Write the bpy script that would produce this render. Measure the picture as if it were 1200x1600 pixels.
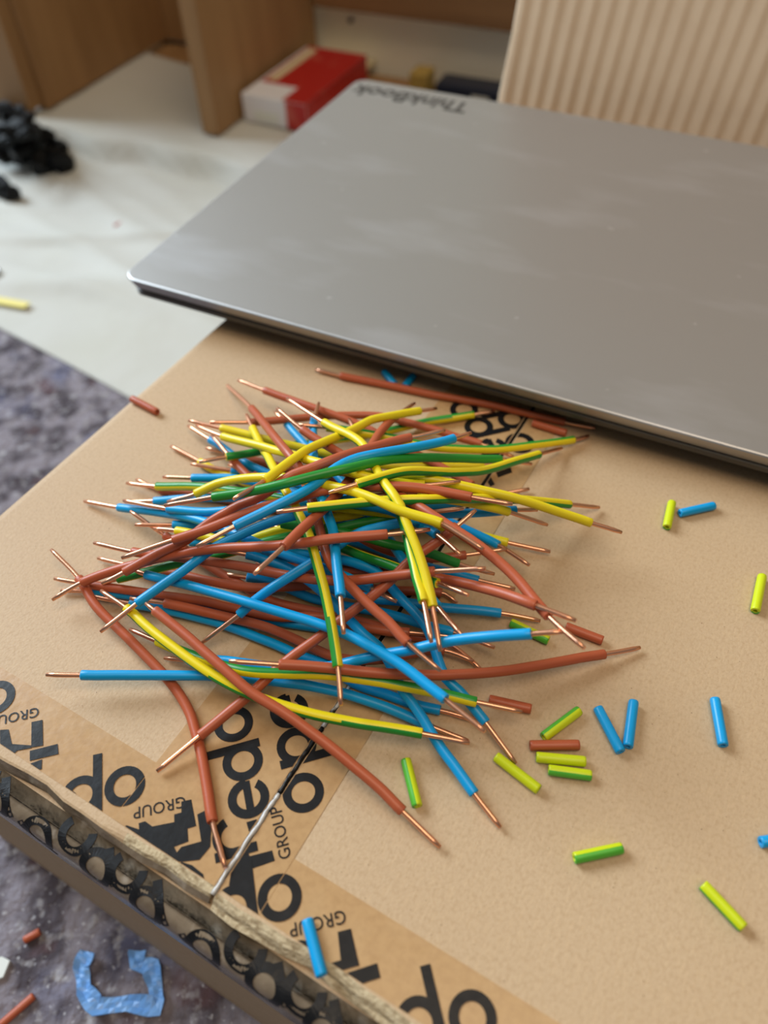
import bpy, bmesh, math, random
from mathutils import Vector, Matrix, Quaternion

for o in list(bpy.data.objects): bpy.data.objects.remove(o, do_unlink=True)
scene = bpy.context.scene
C = scene.collection
MM = 0.001
TOP = 0.140                      # height of the box top above the floor
random.seed(7)

# ------------------------------------------------------------------ camera
PITCH, ROLL, FPX, CAMH = 0.862793, -0.032455, 1224.24, 0.20227
cam_d = bpy.data.cameras.new('camera'); cam = bpy.data.objects.new('camera', cam_d); C.objects.link(cam)
cp, sp, cr_, sr = math.cos(PITCH), math.sin(PITCH), math.cos(ROLL), math.sin(ROLL)
fwd = Vector((0, cp, -sp)); right = Vector((1, 0, 0)); up = Vector((0, sp, cp))
cx = right*cr_ + up*sr; cy = -right*sr + up*cr_
M = Matrix((cx, cy, -fwd)).transposed().to_4x4(); M.translation = Vector((0, 0, TOP+CAMH))
cam.matrix_world = M
cam_d.sensor_fit = 'VERTICAL'; cam_d.sensor_height = 36.0; cam_d.sensor_width = 27.0
cam_d.lens = FPX/1600*36.0
cam_d.clip_start = 0.01; cam_d.clip_end = 50
cam_d.dof.use_dof = True; cam_d.dof.focus_distance = 0.226; cam_d.dof.aperture_fstop = cam_d.lens/3.5
scene.camera = cam

# ------------------------------------------------------------------ world, window light, exposure
wd = bpy.data.worlds.new('room_light'); scene.world = wd; wd.use_nodes = True
bg = wd.node_tree.nodes['Background']; bg.inputs[0].default_value = (0.86, 0.93, 1.0, 1); bg.inputs[1].default_value = 0.14
def area(name, loc, target, sx, sy, power, col):
    d = bpy.data.lights.new(name, 'AREA'); d.shape = 'RECTANGLE'; d.size = sx; d.size_y = sy; d.energy = power; d.color = col
    o = bpy.data.objects.new(name, d); C.objects.link(o); o.location = loc
    o.rotation_euler = (Vector(target)-Vector(loc)).to_track_quat('-Z', 'Y').to_euler(); return o
area('window_daylight', (-2.0, 1.75, 1.75), (0, 0.3, 0.1), 1.6, 1.45, 122, (0.76, 0.89, 1.0))
area('warm_fill_light', (0.2, -0.25, 2.1), (0.1, 0.35, 0.1), 1.2, 1.2, 19, (1.0, 0.80, 0.58))  # warm fill added to brighten surfaces facing the camera, no real fixture
scene.view_settings.view_transform = 'Standard'; scene.view_settings.look = 'None'
scene.view_settings.exposure = 0.0; scene.view_settings.gamma = 1.0; scene.view_settings.use_curve_mapping = False

# ------------------------------------------------------------------ materials
def lin(c): return tuple(((x/255)/12.92 if x/255 <= 0.04045 else ((x/255+0.055)/1.055)**2.4) for x in c)+(1,)
def mat(name, rgb, rough=0.5, metal=0.0, spec=0.5, noise=None, bump=None, coat=0.0):
    """noise: list of (scale, amount, rgb2, detail, lo, hi) mixed over the base colour; bump: (scale, strength, distance)"""
    m = bpy.data.materials.new(name); m.use_nodes = True; nt = m.node_tree; N = nt.nodes; Lk = nt.links
    b = N['Principled BSDF']; b.inputs['Base Color'].default_value = lin(rgb); b.inputs['Roughness'].default_value = rough
    b.inputs['Metallic'].default_value = metal; b.inputs['Specular IOR Level'].default_value = spec
    b.inputs['Coat Weight'].default_value = coat; b.inputs['Coat Roughness'].default_value = 0.15
    tc = N.new('ShaderNodeTexCoord')
    last = None
    for (sc, amt, rgb2, det, lo, hi) in (noise or []):
        nz = N.new('ShaderNodeTexNoise'); nz.inputs['Detail'].default_value = det
        if isinstance(sc, tuple):
            mp = N.new('ShaderNodeMapping'); mp.inputs['Scale'].default_value = sc; Lk.new(tc.outputs['Object'], mp.inputs['Vector']); Lk.new(mp.outputs[0], nz.inputs['Vector']); nz.inputs['Scale'].default_value = 1
        else:
            Lk.new(tc.outputs['Object'], nz.inputs['Vector']); nz.inputs['Scale'].default_value = sc
        r = N.new('ShaderNodeMapRange'); r.inputs['From Min'].default_value = lo; r.inputs['From Max'].default_value = hi; r.inputs['To Max'].default_value = amt
        Lk.new(nz.outputs['Fac'], r.inputs['Value'])
        mx = N.new('ShaderNodeMix'); mx.data_type = 'RGBA'
        Lk.new(r.outputs[0], mx.inputs['Factor'])
        if last is None: mx.inputs['A'].default_value = lin(rgb)
        else: Lk.new(last, mx.inputs['A'])
        mx.inputs['B'].default_value = lin(rgb2); last = mx.outputs['Result']
    if last is not None: Lk.new(last, b.inputs['Base Color'])
    if bump:
        nz = N.new('ShaderNodeTexNoise'); nz.inputs['Scale'].default_value = bump[0]; nz.inputs['Detail'].default_value = 4; Lk.new(tc.outputs['Object'], nz.inputs['Vector'])
        bp = N.new('ShaderNodeBump'); bp.inputs['Strength'].default_value = bump[1]; bp.inputs['Distance'].default_value = bump[2]
        Lk.new(nz.outputs['Fac'], bp.inputs['Height']); Lk.new(bp.outputs[0], b.inputs['Normal'])
    return m
KR = (200, 172, 137)
M_kraft = mat('kraft_cardboard', KR, 0.6, spec=0.45, noise=[(900, 0.5, (168, 134, 95), 5, 0.45, 0.8), ((1500, 260, 900), 0.5, (216, 186, 146), 4, 0.5, 0.8), (9, 0.35, (180, 146, 106), 2, 0.35, 0.7), (1300, 0.9, (120, 92, 62), 1, 0.76, 0.8)], bump=(1300, 0.3, 0.0004))
M_kraftside = mat('kraft_side', (190, 164, 132), 0.85, spec=0.2, noise=[(600, 0.4, (165, 138, 106), 5, 0.45, 0.8)], bump=(500, 0.2, 0.0004))
M_cut = mat('cut_cardboard_edge', (206, 188, 154), 0.9, spec=0.1, noise=[((350, 350, 1600), 0.7, (130, 108, 78), 4, 0.45, 0.65)], bump=(900, 0.7, 0.0007))
M_corr = mat('corrugated_kraft', (246, 220, 188), 0.85, spec=0.2, noise=[(60, 0.25, (226, 194, 160), 4, 0.4, 0.7)], bump=(800, 0.2, 0.0004))
M_tape = mat('tape_film', (190, 152, 106), 0.32, spec=0.45, noise=[(500, 0.45, (160, 122, 80), 5, 0.4, 0.8), (45, 0.3, (208, 178, 136), 3, 0.5, 0.75)], bump=(260, 0.25, 0.0005))
M_tapewrap = mat('tape_wrap_film', (132, 116, 96), 0.25, spec=0.7, noise=[(90, 0.7, (92, 78, 62), 4, 0.42, 0.62), (160, 0.5, (190, 180, 165), 3, 0.6, 0.75)], bump=(110, 0.6, 0.0015))
M_ink = mat('black_print', (20, 20, 22), 0.4, spec=0.3, noise=[(300, 0.35, (46, 46, 48), 5, 0.5, 0.8)], bump=(260, 0.25, 0.0005))
M_torn = mat('torn_film', (205, 202, 198), 0.3, spec=0.6, noise=[(160, 1.0, (40, 40, 41), 3, 0.57, 0.62)], bump=(400, 0.5, 0.0006))
M_dark = mat('dark_seam', (30, 26, 22), 0.6)
M_blue = mat('blue_pvc', (0, 158, 222), 0.36, spec=0.5, bump=(900, 0.05, 0.0003))
M_brown = mat('brown_pvc', (182, 90, 56), 0.4, spec=0.45, bump=(900, 0.08, 0.0003))
M_yel = mat('yellow_pvc', (236, 214, 22), 0.36, spec=0.5, bump=(900, 0.05, 0.0003))
M_grn = mat('green_pvc', (34, 142, 48), 0.36, spec=0.5, bump=(900, 0.05, 0.0003))
M_lime = mat('lime_pvc', (206, 220, 20), 0.4, spec=0.45)
M_lgrn = mat('light_green_pvc', (84, 178, 52), 0.4, spec=0.45)
M_cop = mat('copper', (242, 178, 142), 0.34, metal=1.0, bump=(1500, 0.1, 0.0002))
M_lap = mat('grey_lid', (180, 178, 176), 0.42, metal=0.8, spec=0.5, noise=[((14, 40, 30), 0.5, (205, 206, 210), 4, 0.54, 0.75), (120, 0.5, (225, 225, 225), 1, 0.77, 0.82)])
M_lapb = mat('dark_base', (74, 71, 67), 0.4, metal=0.3)
M_rub = mat('black_rubber', (25, 25, 25), 0.7)
M_logo = mat('dark_logo', (70, 68, 66), 0.4, metal=0.3)
M_floor = mat('worn_carpet', (136, 130, 138), 0.95, spec=0.1, noise=[(60, 0.95, (72, 66, 72), 5, 0.42, 0.6), (24, 0.5, (96, 104, 138), 3, 0.55, 0.72), (30, 0.45, (120, 84, 84), 3, 0.6, 0.72), (150, 0.8, (176, 174, 178), 4, 0.56, 0.72), (420, 0.5, (205, 205, 210), 1, 0.66, 0.74)], bump=(160, 1.0, 0.003))
M_cloth = mat('white_dust_sheet', (196, 196, 190), 0.7, spec=0.3, noise=[(8, 0.4, (184, 183, 168), 3, 0.45, 0.7)], bump=(22, 0.35, 0.004))
M_wood = mat('oak_veneer', (158, 122, 82), 0.5, spec=0.3, noise=[((60, 60, 6), 0.5, (130, 96, 62), 4, 0.4, 0.65)])
M_rail = mat('oak_rail', (140, 104, 68), 0.55, spec=0.3, noise=[((5, 60, 60), 0.5, (112, 80, 50), 4, 0.4, 0.65)])
M_wall = mat('cream_wall', (250, 245, 226), 0.7, spec=0.2, noise=[(6, 0.3, (200, 188, 150), 3, 0.45, 0.7)])
M_skirt = mat('brown_skirting', (120, 92, 58), 0.6)
M_white = mat('white_card', (226, 226, 232), 0.5)
M_red = mat('red_print', (176, 30, 26), 0.45, noise=[(45, 0.35, (206, 120, 100), 2, 0.6, 0.7)])
M_cream = mat('cream_card', (206, 192, 156), 0.7)
M_navy = mat('navy_print', (34, 40, 58), 0.4)
M_ochre = mat('ochre_print', (176, 148, 76), 0.5)
M_blk = mat('black_plastic', (12, 13, 15), 0.5, spec=0.25)
M_ptape = mat('pale_blue_film', (112, 166, 230), 0.4, spec=0.5, noise=[(120, 0.5, (150, 194, 238), 3, 0.5, 0.7)])
M_chip = mat('white_chip', (222, 226, 220), 0.5)
M_steel = mat('steel', (190, 190, 188), 0.25, metal=1.0)
M_paleyel = mat('pale_yellow', (228, 214, 120), 0.6)
M_pink = mat('dusty_red', (176, 96, 84), 0.7)

# ------------------------------------------------------------------ measured layout (mm, box-top plane)
LET1 = [('e', -71.9, 46.2), ('d', -79.1, 53.4), ('o', -87.8, 60.9), ('o', -60.3, 54.4), ('p', -69.0, 64.2), ('e', -76.6, 71.8), ('r', -69.5, 36.6), ('p', -79.4, 201.2), ('e', -70.1, 193.6), ('o', -62.6, 200.7), ('d', -70.2, 211.0), ('o', -88.4, 207.2)]
LET2 = [('p', -110.6, 25.2), ('o', -102.3, 32.8), ('o', -51.2, 30.5), ('p', -59.2, 23.1), ('p', -10.1, 24.4), ('o', -0.5, 31.2), ('o', -152.1, 34.1), ('e', -113.0, 19.7), ('o', -38.9, 20.7), ('d', -86.8, 22.6)]
INKPOLY = [[(-35.1, 31.0), (-32.8, 33.1), (-27.2, 27.6), (-29.8, 25.1), (-31.4, 26.4)], [(-33.8, 24.1), (-31.4, 26.4), (-29.7, 25.2), (-32.2, 22.6)], [(-28.9, 24.9), (-23.9, 30.0), (-21.8, 27.9), (-26.7, 22.8)], [(-25.9, 22.5), (-24.1, 24.3), (-22.3, 22.5), (-24.2, 21.2)], [(-137.5, 33.7), (-135.3, 35.7), (-129.6, 30.3), (-132.0, 28.3)], [(-131.6, 27.4), (-126.4, 32.6), (-124.1, 30.6), (-129.5, 25.4)], [(-130.5, 22.8), (-126.9, 27.3), (-125.0, 25.3), (-128.6, 21.6)], [(-137.2, 22.6), (-136.2, 24.9), (-133.6, 22.2), (-130.2, 23.0), (-128.6, 21.6), (-131.5, 20.5), (-135.4, 20.6)], [(-143.5, 27.7), (-141.5, 29.0), (-137.4, 26.4), (-134.6, 26.0), (-135.0, 23.8), (-140.0, 24.5)], [(-137.4, 26.4), (-132.5, 28.7), (-131.9, 28.2), (-134.9, 25.6)], [(-86.1, 33.4), (-84.8, 34.7), (-86.6, 36.9), (-84.7, 38.6), (-79.3, 33.9), (-80.8, 32.3), (-83.6, 30.4)], [(-92.6, 27.2), (-91.5, 28.4), (-89.0, 28.3), (-84.7, 32.0), (-80.8, 32.3), (-78.6, 29.9), (-80.9, 27.1), (-84.7, 24.7), (-89.9, 24.5)], [(-80.9, 36.3), (-79.8, 38.0), (-75.5, 35.2), (-73.0, 31.6), (-75.8, 31.5)], [(-75.8, 31.5), (-73.0, 31.6), (-73.4, 27.8), (-77.0, 25.2), (-79.6, 24.8), (-79.3, 28.0)], [(-96.5, 23.1), (-94.9, 25.3), (-91.3, 26.1), (-87.5, 23.9), (-84.7, 24.7), (-80.9, 27.1), (-77.1, 25.3), (-79.2, 23.6), (-85.3, 22.6), (-90.0, 24.0), (-93.2, 23.5), (-94.7, 21.8)], [(-77.0, 25.2), (-74.2, 25.9), (-70.5, 25.6), (-68.8, 24.2), (-73.1, 23.2), (-77.8, 23.4)], [(-63.5, 26.7), (-65.5, 30.7), (-64.8, 35.9), (-63.1, 34.6), (-58.1, 29.8), (-59.6, 27.3)], [(-63.1, 34.6), (-59.0, 38.5), (-57.0, 36.8), (-60.8, 32.5)], [(-68.7, 40.9), (-67.0, 42.7), (-65.4, 43.2), (-65.4, 41.2), (-66.3, 39.0)], [(-66.6, 173.6), (-66.5, 180.3), (-65.5, 180.8), (-62.0, 177.5), (-63.0, 175.9), (-65.5, 178.0), (-65.2, 174.4)], [(-64.1, 183.0), (-60.5, 187.8), (-59.1, 185.7), (-62.4, 181.1)]]
WRAPLET = [('o', -196, 3.5), ('p', -186.5, 8.5), ('d', -169.5, 9.5), ('o', -162.0, 3.0), ('p', -151.5, 7.5), ('o', -142.0, 3.5), ('p', -134.0, 8.5), ('d', -117.5, 9.5), ('o', -107.0, 3.0), ('p', -97.5, 7.5), ('o', -89.5, 3.5), ('p', -80.5, 8.5), ('d', -62.5, 9.5), ('o', -53.0, 3.0), ('p', -45.0, 7.5), ('o', -36.0, 3.5), ('p', -28.5, 8.5), ('d', -8.5, 9.5), ('o', -0.5, 3.0), ('p', 8.5, 7.5), ('o', 16.0, 3.5), ('p', 26.5, 8.5), ('d', 44.0, 9.5), ('o', 53.0, 3.0), ('p', 60.5, 7.5)]
FILM = [(-120.5, 71.0, 0), (-121.8, 65.7, 0), (-118.8, 58.0, 0), (-113.0, 52.5, 0), (-101.7, 53.4, 0), (-90.4, 51.8, 0), (-92.3, 58.9, 0), (-94.6, 65.0, 0), (-101.0, 66.5, 0), (-100.8, 70.8, 0)]
SLEEVES = [((-21.05, 47.22, 1.46), (-17.29, 35.6, 1.46), 'l', None, 'bright blue sleeve on the tape edge nearest the camera'), ((3.64, 85.18, 1.46), (6.05, 72.75, 1.46), 'g', 80, 'green and yellow sleeve standing alone below the pile, left of the blue wire tip'), ((27.61, 85.25, 1.46), (37.58, 76.0, 1.46), 'g', 200, 'yellow sleeve under the copper tip of a steep blue wire'), ((40.96, 90.18, 1.46), (52.02, 97.64, 1.46), 'g', 250, 'yellow sleeve slanting up, above the brown one in the cluster'), ((37.02, 87.96, 1.46), (50.17, 87.7, 1.46), 'b', None, 'brown sleeve in the middle of the small cluster of sleeves'), ((38.24, 84.72, 1.46), (50.99, 83.06, 1.46), 'g', 180, 'yellow sleeve directly below the brown one in the cluster'), ((40.89, 81.15, 1.46), (51.76, 79.24, 1.46), 'g', 75, 'yellow and green sleeve lowest in the small cluster'), ((57.26, 98.22, 1.46), (60.78, 85.37, 1.46), 'l', None, 'left of two blue sleeves meeting in a V'), ((67.53, 99.78, 1.46), (62.96, 86.72, 1.46), 'l', None, 'right of two blue sleeves meeting in a V'), ((90.09, 99.76, 1.46), (88.25, 86.22, 1.46), 'l', None, 'lone blue sleeve right of the V-shaped pair'), ((43.55, 58.95, 1.46), (55.7, 60.97, 1.46), 'g', 55, 'bright green and yellow sleeve alone on the cardboard at lower middle'), ((72.92, 52.07, 1.46), (79.57, 42.5, 1.46), 'g', 120, 'yellow sleeve with green side at the lower right'), ((117.09, 140.66, 1.46), (110.65, 127.88, 1.46), 'g', 200, 'yellow sleeve at the right edge of the box top'), ((97.25, 172.03, 1.46), (92.74, 161.3, 1.46), 'g', 160, 'yellow sleeve touching a blue one below the laptop'), ((98.52, 167.14, 1.46), (110.91, 170.01, 1.46), 'l', None, 'blue sleeve touching a yellow one below the laptop'), ((89.73, 61.27, 1.46), (101.8, 62.42, 1.46), 'l', None, 'blue sleeve cut off by the right edge of the picture'), ((-96.61, 234.08, 1.46), (-85.29, 225.81, 1.46), 'b', None, 'brown sleeve alone near the left edge of the box'), ((27.59, 101.78, 1.46), (38.9, 98.48, 1.46), 'b', None, 'brown sleeve beside the right tip of the green front wire'), ((36.89, 126.62, 1.46), (47.16, 120.03, 1.46), 'g', 60, 'green and yellow sleeve half under a blue wire at the right'), ((53.06, 124.66, 1.46), (63.05, 119.44, 1.46), 'b', None, 'brown sleeve at the right, touching two crossed copper tips'), ((56.21, 213.04, 1.46), (67.76, 207.02, 1.46), 'b', None, 'brown sleeve in the laptop shadow beside printed tape'), ((1.81, 245.38, 1.46), (5.88, 237.37, 1.46), 'l', None, 'left of two blue sleeves in the shadow under the laptop edge'), ((13.4, 242.43, 1.46), (9.59, 236.04, 1.46), 'l', None, 'right of two blue sleeves in the shadow under the laptop edge')]
HEAP = [(-344.5, 768.3, 24), (-333.9, 746.8, 33), (-326.1, 726.5, 42), (-318.1, 757.2, 24), (-309.9, 732.3, 33), (-302.2, 711.3, 42), (-346.7, 763.8, 8), (-337.1, 748.1, 17), (-324.2, 726.8, 26), (-319.2, 755.9, 8), (-313.5, 738.1, 17), (-300.7, 745.4, 8), (-291.6, 720.8, 17), (-325.4, 733.1, 8), (-300.8, 713.3, 8), (-284.3, 716.6, 8), (-343.5, 752.7, 24), (-336.0, 728.1, 33), (-324.1, 708.5, 42), (-308.6, 733.1, 8), (-302.5, 710.8, 17), (-347.6, 746.1, 8), (-340.8, 725.2, 17), (-299.0, 760.3, 8), (-342.4, 792.4, 24), (-331.4, 769.4, 33), (-334.7, 688.7, 8), (-321.7, 669.7, 8), (-354.9, 798.2, 24), (-343.6, 776.0, 33), (-335.2, 756.2, 42), (-325.4, 732.5, 51), (-330.1, 774.5, 24), (-325.7, 753.3, 33), (-312.1, 733.6, 42), (-305.9, 710.0, 51), (-334.7, 756.0, 24), (-326.1, 736.1, 33), (-311.6, 716.2, 42), (-303.2, 694.9, 51), (-323.0, 776.9, 8), (-308.7, 758.8, 17), (-303.4, 738.9, 26), (-327.6, 771.0, 8), (-320.7, 746.5, 17), (-310.9, 725.5, 26), (-341.5, 759.6, 24), (-332.1, 732.5, 33), (-324.2, 712.1, 42), (-310.2, 691.8, 51), (-297.0, 727.5, 8), (-284.9, 709.8, 17), (-286.0, 729.0, 8), (-331.1, 749.7, 8), (-318.6, 729.3, 17), (-313.5, 711.1, 26), (-343.5, 749.0, 8), (-335.1, 726.1, 17)]
CORX, CORY, CORT = 57.2, 479.5, 4.64
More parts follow.
